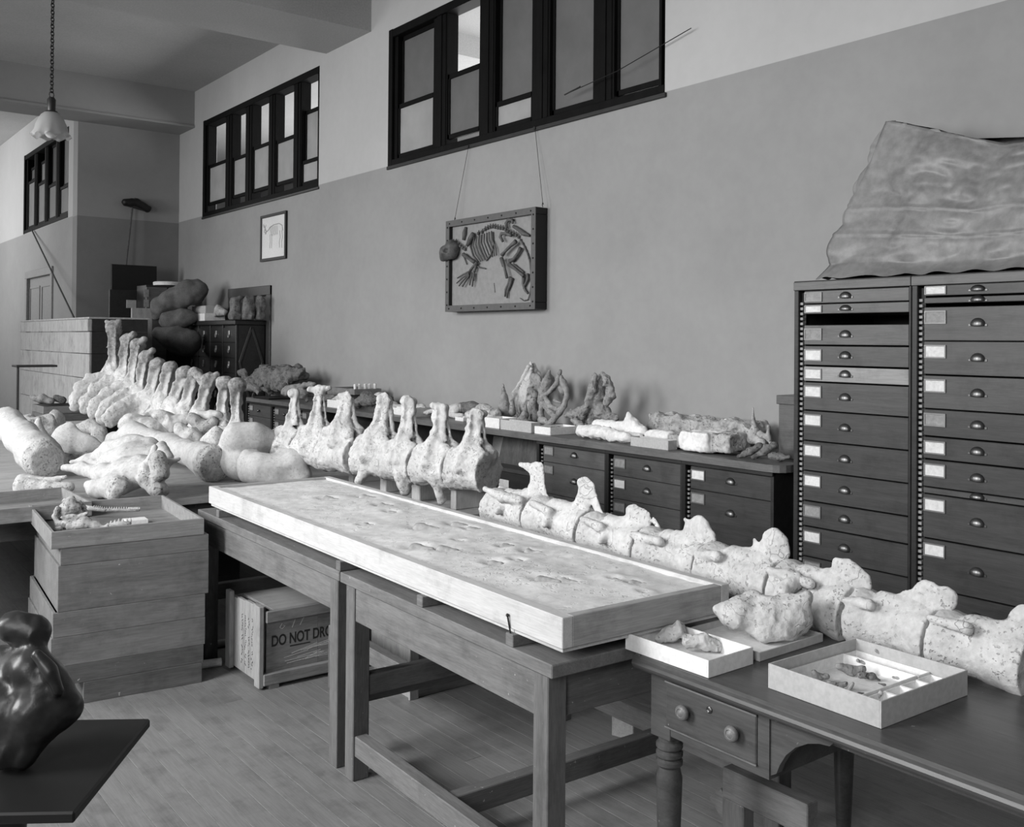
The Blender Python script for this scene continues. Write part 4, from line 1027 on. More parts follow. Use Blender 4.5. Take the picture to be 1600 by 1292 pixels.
# ================================================================== wall: framed print and the mounted fossil skeleton
PX_ = 4.975
def wpt(u, v, X): q = at(u, v, 'x', X); return float(q[1]), float(q[2])
def framed_print():
    tl_, br = wpt(407, 338, PX_), wpt(446, 405, PX_); y1, y0 = tl_[0], br[0]; z1, z0 = tl_[1]+.0, wpt(409, 409, PX_)[1]
    cy, cz = (y0+y1)/2, z0; t = thing('framed_print', 'small framed print of an animal skeleton on the wall left of the fossil panel', 'picture', (WALLX, cy, cz))
    h = z1-z0; w_ = (y1-y0)/2
    for lo, hi in (((-.03, -w_, 0), (-.002, w_, .035)), ((-.03, -w_, h-.035), (-.002, w_, h)), ((-.03, -w_, .035), (-.002, -w_+.035, h-.035)), ((-.03, w_-.035, .035), (-.002, w_, h-.035))): part('frame_bar', MB().box(lo, hi, .003), M_BLACK, t)
    part('print_sheet', MB().box((-.016, -w_+.035, .035), (-.010, w_-.035, h-.035)), M_PRINT, t)
    dr = MB(); X = WALLX-.017
    def line(pts, r=1.0): dr.tube([(X-WALLX, wpt(u, v, X)[0]-cy, wpt(u, v, X)[1]-cz) for u, v in pts], r*.0045, 5)
    line([(413, 352), (416, 362), (415, 366)], 1.6); line([(414, 358), (417, 362), (420, 359), (422, 355), (428, 351), (436, 349), (441, 352), (442, 360)], 1.4)
    line([(414, 358), (413, 363), (416, 364)], 1.2); line([(413, 356), (411, 353), (412, 350)], .7); line([(415, 355), (416, 351)], .7)
    for k in range(8): line([(422+k*1.6, 355-.5*k), (423+k*1.5, 364-.2*k), (424.5+k*1.3, 369-.5*k)], .6)
    for u in (422, 424.5): line([(u, 366), (u+.3, 377), (u-.3, 388)], .9)
    for u in (437, 440.5): line([(u, 360), (u+1, 370), (u-.5, 378), (u, 387)], .9)
    part('drawing', dr, M_PENCIL, t)
framed_print()
def fossil_panel():
    XF = 4.875
    tl_, br = wpt(697, 346, XF), wpt(836, 483, XF); y1, y0 = tl_[0], br[0]; z1, z0 = (tl_[1]+wpt(835, 323, XF)[1])/2, (br[1]+wpt(698, 487, XF)[1])/2
    cy, cz = (y0+y1)/2, z0; w_ = (y1-y0)/2; h = z1-z0
    t = thing('fossil_panel', 'framed panel with a fossil mammal skeleton in relief hung by two wires', 'wall panel', (WALLX, cy, cz))
    fx = XF-WALLX; B_ = .055
    for lo, hi in (((fx, -w_, 0), (-.005, w_, B_)), ((fx, -w_, h-B_), (-.005, w_, h)), ((fx, -w_, B_), (-.005, -w_+B_, h-B_)), ((fx, w_-B_, B_), (-.005, w_, h-B_))): part('frame_bar', MB().box(lo, hi, .004), M_DMETAL and M_BLACK, t)
    fs = MB()
    for lo, hi in (((fx-.003, -w_, 0), (fx, w_, B_)), ((fx-.003, -w_, h-B_), (fx, w_, h)), ((fx-.003, -w_, B_), (fx, -w_+B_, h-B_)), ((fx-.003, w_-B_, B_), (fx, w_, h-B_))): fs.box(lo, hi)
    part('frame_facing', fs, M_PFRAME, t, 'grey metal facing strip studded with screws')
    sc = MB()
    for k in range(7):
        for zz_ in (B_/2, h-B_/2): sc.sphere((fx-.003, -w_+.06+(2*w_-.12)*k/6, zz_), .008, 8)
        for yy in (-w_+B_/2, w_-B_/2): sc.sphere((fx-.003, yy, .06+(h-.12)*k/6), .008, 8)
    part('screw', sc, M_IRON, t)['kind'] = 'stuff'
    XB = fx+.035
    part('matrix_slab', MB().box((XB, -w_+B_, B_), (-.01, w_-B_, h-B_)), M_BACK, t)
    Xb = WALLX+XB
    def PT(u, v, o=0.0): y, z_ = wpt(u, v, Xb-o); return (Xb-o-WALLX, y-cy, z_-cz)
    S_ = 936/210.
    def cp(x, y): return 670+x/S_, 210+y/S_
    def stroke(name, pts, r, o=.012, label=None, parent=None):
        """pts in the close-up's pixels; r likewise (one value or a list)"""
        rr = r if isinstance(r, list) else [r]*len(pts); sc_ = R(1/S_, at(*cp(*pts[0]), 'x', Xb))
        return part(name, MB().tube([PT(*cp(*p), o) for p in pts], [max(.004, a*sc_) for a in rr], 7), M_FOSSM if False else M_PBONE, t, label, smooth=True)
    # skull projects over the left edge of the frame
    sk = [c(PT(*cp(165, 800), .05), PT(*cp(120, 820), .07), .060, .058), c(PT(*cp(120, 820), .07), PT(*cp(100, 860), .07), .05, .032), c(PT(*cp(160, 770), .05), PT(*cp(185, 775), .03), .05, .03), c(PT(*cp(100, 855), .06), PT(*cp(170, 840), .05), .024, .03)]
    V, F = nets({'s': sk}, .012, [('e', PT(*cp(118, 808), .11), (.03, .03, .022)), ('c', np.array(PT(*cp(95, 846), .12)), np.array(PT(*cp(150, 832), .11)), .010, .008)], (), .03, .008, 20, 5)
    link('skull', np_mesh('skull', V, F, M_PBONE), t)
    for k in range(9):      # neck and back bones, each its own small lump
        pass
    spine = [(170, 752), (188, 750), (205, 765), (220, 778), (236, 790), (252, 800), (345, 690), (370, 680), (390, 662), (408, 652), (426, 645), (444, 642), (462, 645), (480, 650), (498, 652), (516, 655), (535, 665), (552, 675), (570, 685), (590, 692), (608, 702), (625, 715), (640, 735), (655, 760), (668, 785), (680, 810), (690, 835), (698, 860), (704, 885)]
    for k, p in enumerate(spine):
        r_ = 13 if k < 22 else 10-(k-22)*.6; q = np.array(PT(*cp(*p), .014)); sc_ = R(1/S_, at(*cp(*p), 'x', Xb))
        mb = MB(); bmesh.ops.create_icosphere(mb.bm, subdivisions=1, radius=r_*sc_, matrix=Matrix.Translation(q) @ Matrix.Diagonal((1.1, .8, 1.1, 1)))
        if k < 22: mb.tube([tuple(q), PT(*cp(p[0]+4, p[1]-22), .02)], [r_*sc_*.5, r_*sc_*.3], 6)
        link('vertebra', mb.mesh('vertebra', M_PBONE), t)
    for k in range(9):
        x = 300+k*17; top = 720-k*6 if k < 8 else 672
        stroke('rib', [(x, top), (x-12+k*2, top+60), (x+8+k*3, top+125), (x+45-k*1, 890-k*6)], [5, 5.5, 5.5, 4], .014+.008*math.sin(k))
    stroke('rib', [(445, 680), (448, 760), (435, 830), (400, 880)], [6, 7, 7, 5], .012)
    stroke('shoulder_blade', [(258, 645), (250, 690), (242, 735)], [10, 20, 12], .012); stroke('shoulder_blade', [(310, 690), (290, 730), (268, 775)], [16, 20, 12], .03)
    stroke('upper_arm_bone', [(240, 835), (280, 865), (318, 890)], [15, 11, 14], .03); stroke('upper_arm_bone', [(235, 830), (255, 880), (265, 905)], [5, 4, 4], .012)
    stroke('forearm_bone', [(335, 890), (305, 925), (285, 955)], [12, 9, 10], .035); stroke('forearm_bone', [(330, 900), (322, 940), (315, 960)], [12, 9, 10], .028)
    for k, (a, b) in enumerate([((280, 955), (200, 1000)), ((278, 965), (195, 1035)), ((278, 972), (210, 1055)), ((282, 978), (235, 1060)), ((300, 962), (285, 1050)), ((308, 965), (303, 1060)), ((315, 965), (312, 1020))]):
        stroke('finger_bone', [a, ((a[0]+b[0])/2, (a[1]+b[1])/2-3), b], [7, 6, 5], .03)
    stroke('breast_bone', [(325, 910), (350, 925), (395, 935)], [7, 6, 4], .014)
    stroke('hip_bone', [(545, 650), (538, 620), (555, 595), (580, 595), (585, 620)], [10, 12, 13, 11, 8], .03); stroke('hip_bone', [(590, 640), (630, 665), (660, 690), (700, 705)], [12, 14, 18, 8], .02)
    stroke('hip_bone', [(515, 745), (498, 715), (505, 692), (540, 690), (575, 705)], [9, 11, 12, 11, 10], .04)
    stroke('thigh_bone', [(605, 745), (570, 775), (530, 815), (510, 840)], [17, 12, 11, 16], .05); stroke('thigh_bone', [(640, 790), (620, 830), (590, 870), (565, 880)], [15, 12, 13, 18], .03)
    stroke('shin_bone', [(505, 860), (525, 920), (545, 1000)], [15, 9, 11], .045); stroke('shin_bone', [(500, 870), (515, 920)], [7, 5], .03)
    stroke('shin_bone', [(560, 905), (610, 945), (660, 985)], [16, 9, 13], .035); stroke('shin_bone', [(590, 905), (660, 960)], [8, 6], .02)
    for pts in ([(570, 995), (555, 1040), (535, 1080), (530, 1130)], [(580, 1000), (565, 1050), (548, 1090), (545, 1140)], [(660, 990), (655, 1040), (670, 1085), (690, 1108)], [(685, 970), (690, 1010), (668, 1050), (660, 1075)]):
        stroke('foot_bone', pts, [13, 10, 9, 6], .02)
    stroke('tail', [(640, 735), (668, 785), (690, 835), (704, 885), (712, 960), (714, 1040), (705, 1110), (690, 1150), (660, 1158), (635, 1140)], [5, 6, 6, 7, 7, 6, 5, 4, 3, 2], .012)
    stroke('crack', [(455, 1035), (462, 1100)], [1, 1], .001)
    # hooks and wires
    for (hu, hv), (wu, wv) in (((711, 343), (732, 229)), ((848, 321), (836, 200))):
        a = at(hu, hv, 'x', 4.93); b = at(wu, wv, 'x', WALLX-.02); o = np.array([WALLX, cy, cz]); fr = np.array([4.93, a[1], z1])
        part('screw_eye', MB().tube([tuple(fr-o), tuple(fr+(0, .006, .02)-o), tuple(fr+(0, 0, .035)-o), tuple(fr+(0, -.008, .02)-o)], .004, 6), M_IRON, t)
        part('wire', MB().tube([tuple(fr+(0, 0, .03)-o), tuple(b-o)], .0022, 5), M_IRON, t)
        part('wall_hook', MB().box(tuple(b-o+np.array([-.012, -.01, -.015])), tuple(b-o+np.array([.015, .01, .012])), .003), M_IRON, t)
M_PBONE = mottled('relief_bone', .06, .13, 20, .6, .4, .004, 60)
fossil_panel()
# stray wires in front of the upper window
a, b = at(882, 148, 'x', WALLX-.05), at(1080, 44, 'x', WALLX-.05)
t = thing('window_cord', 'thin dark cord slanting across the upper right window lights', 'cord', tuple(b)); part('cord', MB().tube([(0, 0, 0), tuple((a-b)*.55+np.array([0, 0, -.03])), tuple(a-b)], .0035, 5), M_IRON, t); part('cord_end', MB().tube([tuple(a-b), tuple((a-b)*.86)], .006, 5), M_IRON, t)

# ================================================================== far left corner
YB = YEND-.04
# push broom leaning in the corner
hb, hd = at(197, 412, 'y', YB-.10), at(207, 322, 'y', YB-.05)
t = thing('push_broom', 'push broom leaning head up against the dim end wall', 'broom', (hb[0], hb[1], 0))
o_ = np.array([hb[0], hb[1], 0]); low = hb+(hb-hd)*1.0; low[2] = max(0.0, low[2])
low = hb + (hb-hd)*(hb[2]/(hd[2]-hb[2])); 
part('handle', MB().tube([tuple(low-o_+np.array([0, 0, .01])), tuple(hd-o_)], .014, 8), M_CASEM, t)
br = MB()
hl, hr = at(196, 316, 'y', YB-.05), at(230, 326, 'y', YB-.05)
brp = [c(hl, (hl+hr)/2+np.array([0, 0, .04]), .055, .062), c((hl+hr)/2+np.array([0, 0, .04]), hr, .062, .055)]
V, F = nets({'b': brp}, .014, (), (), .02, .012, 22, 3)
lk = link('bristle_head', np_mesh('bristle_head', V-o_, F, M_BLACK), t); lk['label'] = 'dark shaggy bristle head'
part('head_block', MB().beam(tuple(hl-o_+np.array([0, -.0, -.03])), tuple(hr-o_+np.array([0, 0, -.03])), .05, .04, .004), M_DARKW, t)
# dark boards and cases leaning against the end wall
def slab_at(name, label, cat, u0, v0, u1, v1, dy, th, mat, z0=0.0, tilt=0.0, group=None):
    a, b = at(u0, v0, 'y', dy), at(u1, v1, 'y', dy); w_ = (b[0]-a[0]); h = a[2]-z0
    return solo(name, MB().box((-w_/2, 0, 0), (w_/2, th, h), .005, Matrix.Rotation(-tilt, 4, 'X')), mat, label, cat, ((a[0]+b[0])/2, dy, z0), group=group)
slab_at('dark_board', 'tall black board leaning against the end wall below the broom', 'board', 176, 412, 247, 412, 14.4, .03, M_BLACK, tilt=.02)
db_ = slab_at('dark_board', 'second black board in front of the tall one, with a pale card on it', 'board', 171, 452, 224, 452, 14.05, .03, M_DARKW, tilt=.0)
q0, q1 = at(198, 481, 'y', 14.03), at(213, 469, 'y', 14.03)
link('pinned_card', MB().box((q0[0]-db_.location.x, -.02, q0[2]), (q1[0]-db_.location.x, -.001, q1[2])).mesh('pinned_card', M_CARDG), db_)
slab_at('slatted_board', 'pale splintered planks standing in front of the dark boards', 'planks', 206, 481, 238, 520, 13.15, .04, M_OLDPLANK, tilt=.0)
# stacked wooden case with labels and a plaster disc
a, b = at(226, 445, 'y', 13.6), at(292, 440, 'y', 13.6)
t = thing('label_case', 'dark tall case with pale labels behind the sacks in the corner', 'case', ((a[0]+b[0])/2, 13.75, 0)); w_ = (b[0]-a[0])/2
part('case_body', MB().box((-w_, -.2, 0), (w_, .2, a[2]), .006), M_DARKW, t); part('case_front', MB().box((-w_, -.23, .05), (-w_+.28, -.201, a[2]-.03), .004), M_TRAYD, t)
for v in (458, 474, 490):
    q = at(228, v, 'y', 13.53); part('label_card', MB().box((q[0]-t.location.x-.03, -.237, q[2]-.05), (q[0]-t.location.x+.035, -.231, q[2]+.05)), M_PAPERG, t)
q = at(262, 441, 'y', 13.75)
solo('plaster_disc', MB().lathe([(.05, 0), (.19, .01), (.195, .05), (.18, .06), (.1, .055)], None, 24), M_PLASTER, 'thin round plaster disc lying on the dark tall case', 'disc', (q[0], 13.75, a[2]), smooth=False, auto=30)
# burlap sacks
def sack(label, pts, dep, mat=None, rest=None):
    pr = chp(pts, dep); return bone('burlap_sack', pr, mat or M_SACK, label, 'sack', 'burlap sacks piled in the corner', vox=.022, k=.10, amp=.03, nsc=6, rest=rest)
sack('topmost dark burlap sack slumped over the pile against the wall', [(242, 496, 4), (252, 480, 13), (272, 466, 16), (288, 460, 16), (291, 459, 13), (294, 458, 16), (306, 455, 15), (312, 452, 11)], 12.95)
sack('middle burlap sack tied at its neck in the corner pile', [(256, 506, 4), (264, 500, 12), (286, 498, 12), (298, 496, 10)], 12.9)
sack('big burlap sack beneath the others, in deep shadow', [(248, 520, 10), (275, 530, 19), (295, 536, 20)], 12.7)
sack('lowest burlap sack on the floor behind the spines', [(240, 585, 18), (285, 600, 22), (285, 690, 22)], 12.5, None, 0)
# little drawer cabinet with diamond side panel
yc, xc = 11.52, 4.6; ztop = 1.845; yfar = at(292, 500, 'x', xc)[1]
t = thing('small_drawer_cabinet', 'dark cabinet of many small pull drawers by the far door', 'cabinet', (4.79, (yc+yfar)/2, 0)); CYD = (yc+yfar)/2
L = lambda x, y, z_: (x-4.79, y-CYD, z_)
part('case', MB().box(L(xc+.02, yc, 0), L(WALLX-.02, yfar, ztop-.06), .004), M_DARKW, t); part('cornice', MB().box(L(xc-.03, yc-.03, ztop-.06), L(WALLX-.01, yfar+.03, ztop), .01), M_DARKW, t)
for k in range(5): part('divider', MB().box(L(xc, yc+(yfar-yc)*k/4-.012, .1), L(xc+.02, yc+(yfar-yc)*k/4+.012, ztop-.06), .003), M_CASE, t)
for k in range(4):
    for j in range(8):
        ya, yb2 = yc+(yfar-yc)*k/4+.014, yc+(yfar-yc)*(k+1)/4-.014; za = ztop-.09-.19*(j+1)
        d = part('drawer', MB().box(L(xc+.006, ya, za+.004), L(xc+.02, yb2, za+.186), .003), M_DARKW, t)
        part('ring_pull', MB().box(L(xc-.004, (ya+yb2)/2-.022, za+.10), L(xc+.006, (ya+yb2)/2+.022, za+.15), .003).tube([L(xc-.006, (ya+yb2)/2+.02*math.cos(q_), za+.09+.025*math.sin(q_)) for q_ in np.linspace(0, 6.28, 9)], .006, 5), M_PULLB, d)
dmn = [L(0, yc-.014, 0)]
X0, X1_ = xc+.05, WALLX-.05; zm, zl, zh = 1.32, .80, 1.76
P4 = [((X0+X1_)/2, zh), (X1_, zm), ((X0+X1_)/2, zl), (X0, zm)]
for i in range(4):
    a, b = P4[i], P4[(i+1) % 4]; part('diamond_moulding', MB().beam(L(a[0], yc-.006, a[1]), L(b[0], yc-.006, b[1]), .03, .014, .003, (0, 1, 0)), M_CASE, t)
# things on top of it
def on_cab(u, v, dy=None): return at(u, v, 'x', 4.72)
y_ = lambda u: at(u, 495, 'x', 4.7)[1]
for k, (ua, ub, h, m_, lb) in enumerate(((294, 306, .06, M_CARD, 'low pile of white papers at the left end of the small drawer cabinet'), (306, 332, .10, M_CARD, 'white card box on the small drawer cabinet'))):
    solo('card_box', MB().box((-.14, -(y_(ua)-y_(ub))/2+.02, 0), (.14, (y_(ua)-y_(ub))/2-.02, h), .004), M_CARD, lb, 'box', (4.74, (y_(ua)+y_(ub))/2, ztop))
solo('card_box', MB().box((-.12, -(y_(308)-y_(331))/2+.02, 0), (.12, (y_(308)-y_(331))/2-.02, .10), .004), M_CARDG, 'grey box lying on the white card box atop the small drawer cabinet', 'box', (4.74, (y_(308)+y_(331))/2, ztop+.101))
fb = (y_(334)+y_(359))/2
solo('framed_plate', MB().box((-.012, -.26, 0), (.012, .26, .24), .004), M_DARKW, 'small dark framed plate standing on the small drawer cabinet', 'plate', (4.92, fb, ztop))
bone('bone_fragment', chx([(337, 490, 5), (345, 486, 7), (352, 488, 5)], 4.74)+chx([(340, 481, 4), (347, 489, 4)], 4.72), M_BGREY, 'lumpy pale bone in front of the small framed plate', vox=.016, amp=.02, floor=ztop, nsc=12)
for k, (u0, u1, lb) in enumerate(((362, 374, 'left of three upright bone blocks at the cabinet edge by the door'), (378, 399, 'middle of three upright bone blocks, the widest, by the door'), (402, 410, 'right of three upright bone blocks, thin, by the door'))):
    bone('bone_block', [('b', (np.asarray(at((u0+u1)/2, 484, 'x', 4.6+.13*k))), (.055, .07, .16), .03), c(at((u0+u1)/2, 474, 'x', 4.6+.13*k), at((u0+u1)/2, 492, 'x', 4.6+.13*k), R((u1-u0)*.42, at(u0, 484, 'x', 4.6)), R((u1-u0)*.45, at(u0, 484, 'x', 4.6)))], M_FOSS, lb, cat='bone', vox=.016, amp=.035, floor=ztop, nsc=9)
# big plank crates at left
cx0 = at(140, 505, 'x', 2.82)
def plank_crate():
    X_ = 2.82; p = at(140, 505, 'x', X_); q = at(40, 502, 'x', X_); y0, y1 = p[1], q[1]+.3
    t = thing('plank_crate', 'tall crate of wide knotty planks standing behind the far vertebrae', 'crate', (X_, y0, 0))
    zs = [float(at(140, v, 'x', X_)[2]) for v in (498, 518, 553, 592, 640)]+[.0]
    for k, (a, b) in enumerate(zip(zs, zs[1:])):
        part('plank', MB().box((-.02*(k == 0), 0, b+.004), (.025, y1-y0, a-.003), .003), M_OLDPLANK, t); part('end_board', MB().box((.026, -.0, b+.002), (.62, .025, a-.002), .002), M_DARKW, t)  # end boards near black: the crate's shaded side put into their colour
    part('lid_board', MB().box((-.01, -.01, zs[0]), (.64, y1-y0, zs[0]+.02), .003), M_OLDPLANK, t)
plank_crate()
a, b = at(50, 360, 'x', BAYX-.03), at(117, 497, 'x', 3.3); b[2] = float(at(140, 498, 'x', 2.82)[2])+.035
t = thing('long_rod', 'thin dark rod slanting from the far window down to the lid of the plank crate', 'rod', tuple(b)); part('rod', MB().tube([(0, 0, 0), tuple(a-b)], .012, 6), M_IRON, t)
# ================================================================== the vertebral column of the trunk
UP = np.array([0, 0, 1.0])
VSP = [  # top (u, v), spine base (u, v), depth, half width of head, of shaft (px)
    (178, 505, 178, 578, 8.6, 13, 7), (199, 526, 193, 588, 8.4, 12, 7), (215, 534, 205, 602, 8.2, 12, 7), (228, 552, 218, 612, 8.0, 12, 7),
    (247, 565, 236, 620, 7.8, 11, 8), (266, 570, 254, 626, 7.6, 10, 8), (289, 578, 272, 634, 7.4, 12, 8), (305, 579, 290, 640, 7.22, 10, 8),
    (327, 588, 312, 648, 7.05, 13, 8), (352, 594, 346, 655, 6.85, 13, 7), (371, 597, 369, 668, 6.68, 13, 7),
    (459, 612, 456, 666, 6.25, 9, 7), (498, 607, 494, 664, 6.02, 15, 8), (541, 620, 535, 666, 5.82, 12, 10), (600, 624, 590, 680, 5.62, 12, 11),
    (638, 626, 633, 688, 5.46, 10, 9), (688, 637, 684, 692, 5.30, 11, 10), (742, 646, 737, 700, 5.15, 13, 11)]
names_far = ['foremost of the far row of tall spined vertebrae, its spine forked and highest', 'second vertebra of the far row, its spine top broken ragged', 'third vertebra of the far row, rough headed spine leaning right',
    'fourth vertebra of the far row, its spine top jutting right', 'fifth vertebra of the far row with knobbly spine head', 'sixth vertebra of the far row, short rough spine head', 'seventh vertebra of the far row with a rounded spine head',
    'eighth vertebra of the far row, close beside the broad Y-shaped one', 'vertebra with a broad Y-shaped spine head, third from the right in the far row', 'vertebra with a smooth club-headed spine, second from right in the far row',
    'last club-headed vertebra at the right end of the far row', 'club-headed vertebra before the counter drawer units, first of the near row', 'vertebra with a wide flaring T-shaped spine, second of the near row',
    'vertebra with a bent-back spine head, third of the near row', 'pale vertebra with a thick straight spine, fourth of the near row', 'vertebra with a narrow spine dark along its right edge, fifth of the near row',
    'vertebra with a squarish broad spine, next to the end one', 'end vertebra of the near row showing its dark round joint face']
BP = [nd(a[2], a[3], a[4]) for a in VSP]
wings = {0: [(183, 578, 5), (165, 588, 5), (142, 592, 5), (127, 606, 6), (120, 625, 6), (116, 636, 5)], 1: [(195, 590, 6), (170, 596, 6), (150, 608, 6), (138, 628, 7), (131, 640, 5)], 2: [(205, 604, 7), (185, 608, 7), (167, 619, 8), (152, 634, 8), (145, 646, 6)],
         3: [(214, 614, 7), (193, 622, 9), (173, 639, 10), (160, 652, 8)], 4: [(226, 622, 7), (203, 632, 9), (185, 645, 10), (172, 655, 8)]}
for i, (uT, vT, uB, vB, dp, hw, mw) in enumerate(VSP):
    far = i < 11; B = BP[i]; T = nd(uT, vT, dp); px = dp/FPX
    a = BP[max(i-1, 0) if i != 11 else 11]; b = BP[min(i+1, 17) if i != 10 else 10]
    t = b-a; t[2] = 0; t /= np.linalg.norm(t); l = np.array([-t[1], t[0], 0.0]); l = l if l[0] < 0 else -l
    sp = np.linalg.norm((b-a)*[1, 1, 0])/(2 if (0 < i < 10 or 11 < i < 17) else 1); sp = min(sp, .32)
    m = mw*px*(1.35 if far else 1.1); h = hw*px*(1.1 if far else 1.0); D_ = T-B; half = sp*.5
    P_ = lambda f: B+D_*f
    # a spine of thin laminae meeting in a cross, spreading to the foot and to the rough head
    spine = [('k', .010)]
    if far:
        for ax, w0, w1, w2, w3 in ((l, 1.7, 1.0, .95, 1.0), (t, 1.7, 1.0, 1.0, 1.15)):
            spine += chain([(P_(-.04), m*w0), (P_(.20), m*w1), (P_(.58), m*w2), (T-UP*h*.6, m*w3)], ax, .24)
        spine += chain([(P_(0), m*.40), (T-UP*h*.5, m*.5)])+chain([(P_(.70), m*.5), (P_(.86), h*.72), (T-UP*h*.45, h*.85)], t, .7)
    else:
        spine += chain([(P_(-.06), m*2.3), (P_(.16), m*1.45), (P_(.55), m*1.2), (T-UP*h*.5, m*1.25)], l, .34)
        spine += chain([(P_(-.06), m*1.6), (P_(.2), m*1.0), (P_(.6), m*.85), (T-UP*h*.4, m*.8)], t, .3)
        e = t*m*1.25-l*m*.75
        spine += chain([(P_(-.12)+e*2.0, m*.42), (P_(.15)+e*1.25, m*.26), (P_(.55)+e*.9, m*.26), (P_(.92)+e*.6, m*.30)])
        spine += chain([(P_(.8), m*.7), (T-UP*h*.5, h*.75)], l, .6)
    if i == 12: spine += chain([(nd(484, 608, dp), 4*px), (T-UP*.01, 7*px), (nd(515, 606, dp-.02), 4*px)])
    elif i == 8: spine += chain([(nd(306, 582, dp), 6*px), (nd(316, 594, dp), 8*px)])+chain([(nd(338, 586, dp), 6*px), (nd(324, 602, dp), 8*px)])
    elif i == 0: spine += chain([(nd(168, 503, dp), 3.5*px), (T-UP*.08, 7*px)])+chain([(nd(186, 502, dp), 4.5*px), (T-UP*.08, 7*px)])
    elif i in (1, 2, 3): spine += chain([(nd(uT+10, vT-4, dp), 5*px), (T-UP*.03, 7*px)])+chain([(nd(uT-8, vT+5, dp), 4*px), (T-UP*.05, 8*px)])
    elif i == 13: spine += chain([(nd(530, 617, dp), 4*px), (T-UP*.01, 8*px)])
    elif i == 16: spine += chain([(nd(676, 634, dp), 5*px), (nd(697, 637, dp), 6*px)])
    elif i == 17: spine += chain([(nd(733, 648, dp), 6*px), (nd(755, 646, dp), 6*px)])
    elif i in (14, 15): spine += chain([(nd(uT-5, vT, dp), 7*px), (nd(uT+6, vT+2, dp), 7*px)])
    else: spine += [('e', T-UP*h*.3, (h*1.02, h*1.02, h*.8))]
    cz_ = .93 if not far else min(B[2]-.16, .95+.03*(10-i)); rc = .112 if not far else .115
    Cc = np.array([B[0], B[1], cz_])
    arch = [('k', .025), c(P_(-.02), Cc+UP*.07, m*1.5, .07)]
    for q in (1, -1):
        arch += chain([(B-UP*.03, m*1.1), (B-UP*.035+t*q*half*.75+l*.03, .030)])+chain([(B-UP*.05, m*1.1), (B-UP*.04+t*q*half*.75-l*.03, .030)])
    arch += [('cut', Cc+t*(half-.004), t), ('cut', Cc-t*(half-.004), -t)]
    tpl, tpr = [('k', .02)], [('k', .02)]
    if i in wings:
        W_ = wings[i]; nds = [(nd(u, v, dp-.25*k/len(W_)), r*px) for k, (u, v, r) in enumerate(W_)]; tpl += chain([(p, r*1.45) for p, r in nds], t+l*.3, .42)
        tpl += chain([(nds[0][0]*.55+Cc*.45, .045), (nds[len(nds)//2][0]*.6+Cc*.4, .05), (nds[-2][0]*.6+Cc*.4, .05)], t, .3)
    else:
        tpl += chain([(B-UP*.09, .06), (B-UP*.10+l*(.13 if far else .085)+t*.02, .030)], UP, .55)+chain([(B-UP*.10+l*.06, .035), (Cc+l*.07+UP*.02, .05)], t, .4)
    if i == 13: tpl = tpl[:2]
    tpr += chain([(B-UP*.08, .05), (B-UP*.06-l*.18, .028)], t, .6)
    cen = [('k', .02)]+chain([(Cc-t*half*1.02, rc), (Cc-t*half*.55, rc*.88), (Cc, rc*.80), (Cc+t*half*.55, rc*.88), (Cc+t*half*1.02, rc)])+[('cut', Cc+t*(half-.004), t), ('cut', Cc-t*(half-.004), -t)]
    if i == 15: tpl += chain([(nd(624, 742, dp-.1), 9*px), (nd(633, 766, dp-.1), 8*px)])
    if i == 16: tpl += chain([(nd(680, 748, dp-.08), 9*px), (nd(690, 781, dp-.06), 7*px)])
    if i == 14: tpl += chain([(nd(570, 735, dp-.06), 9*px), (nd(560, 752, dp-.06), 7*px)])
    subs = [c(Cc+UP*(rc+.012)-t*.3, Cc+UP*(rc+.012)+t*.3, .016, .016)]
    if i in (12, 14): subs += [c(B-UP*.10+l*.11-t*.03, B-UP*.085+l*.11+t*.05, .020, .012)]
    groups = {'centrum': cen, 'neural_spine': spine, 'neural_arch': arch, 'transverse_process#l': tpl, 'transverse_process#r': tpr}
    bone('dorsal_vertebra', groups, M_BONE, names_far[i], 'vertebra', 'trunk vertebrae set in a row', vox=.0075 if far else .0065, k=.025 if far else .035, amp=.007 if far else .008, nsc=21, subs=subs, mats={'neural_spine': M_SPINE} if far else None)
# dark round joint face of the last one is shown by its own broken surface
Bp = BP[17]; tt = BP[17]-BP[16]; tt[2] = 0; tt /= np.linalg.norm(tt)
# wooden blocks
for k, (u0, um, u1, v0, w_y, lb) in enumerate(((543, 551, 563, 731, .05, 'leftmost small wooden block under the near vertebrae'), (592, 603, 622, 748, .06, 'second wooden block from the left under the near vertebrae'), (641, 656, 679, 754, .08, 'chunky third wooden block under the near vertebrae'), (704, 712, 764, 764, .05, 'upright end block under the last near vertebra'))):
    p = at(um, v0, 'x', 2.95); y = p[1]; wx_ = (u1-um)*depth(p)/FPX/.79; wy_ = max(.05, (um-u0)*depth(p)/FPX/.61)
    solo('wooden_block', MB().box((0, 0, 0), (wx_, wy_, max(.08, p[2]-BZ)), .004), M_BLOCK, lb, 'block', (2.95, y, BZ), group='blocks under the vertebrae')

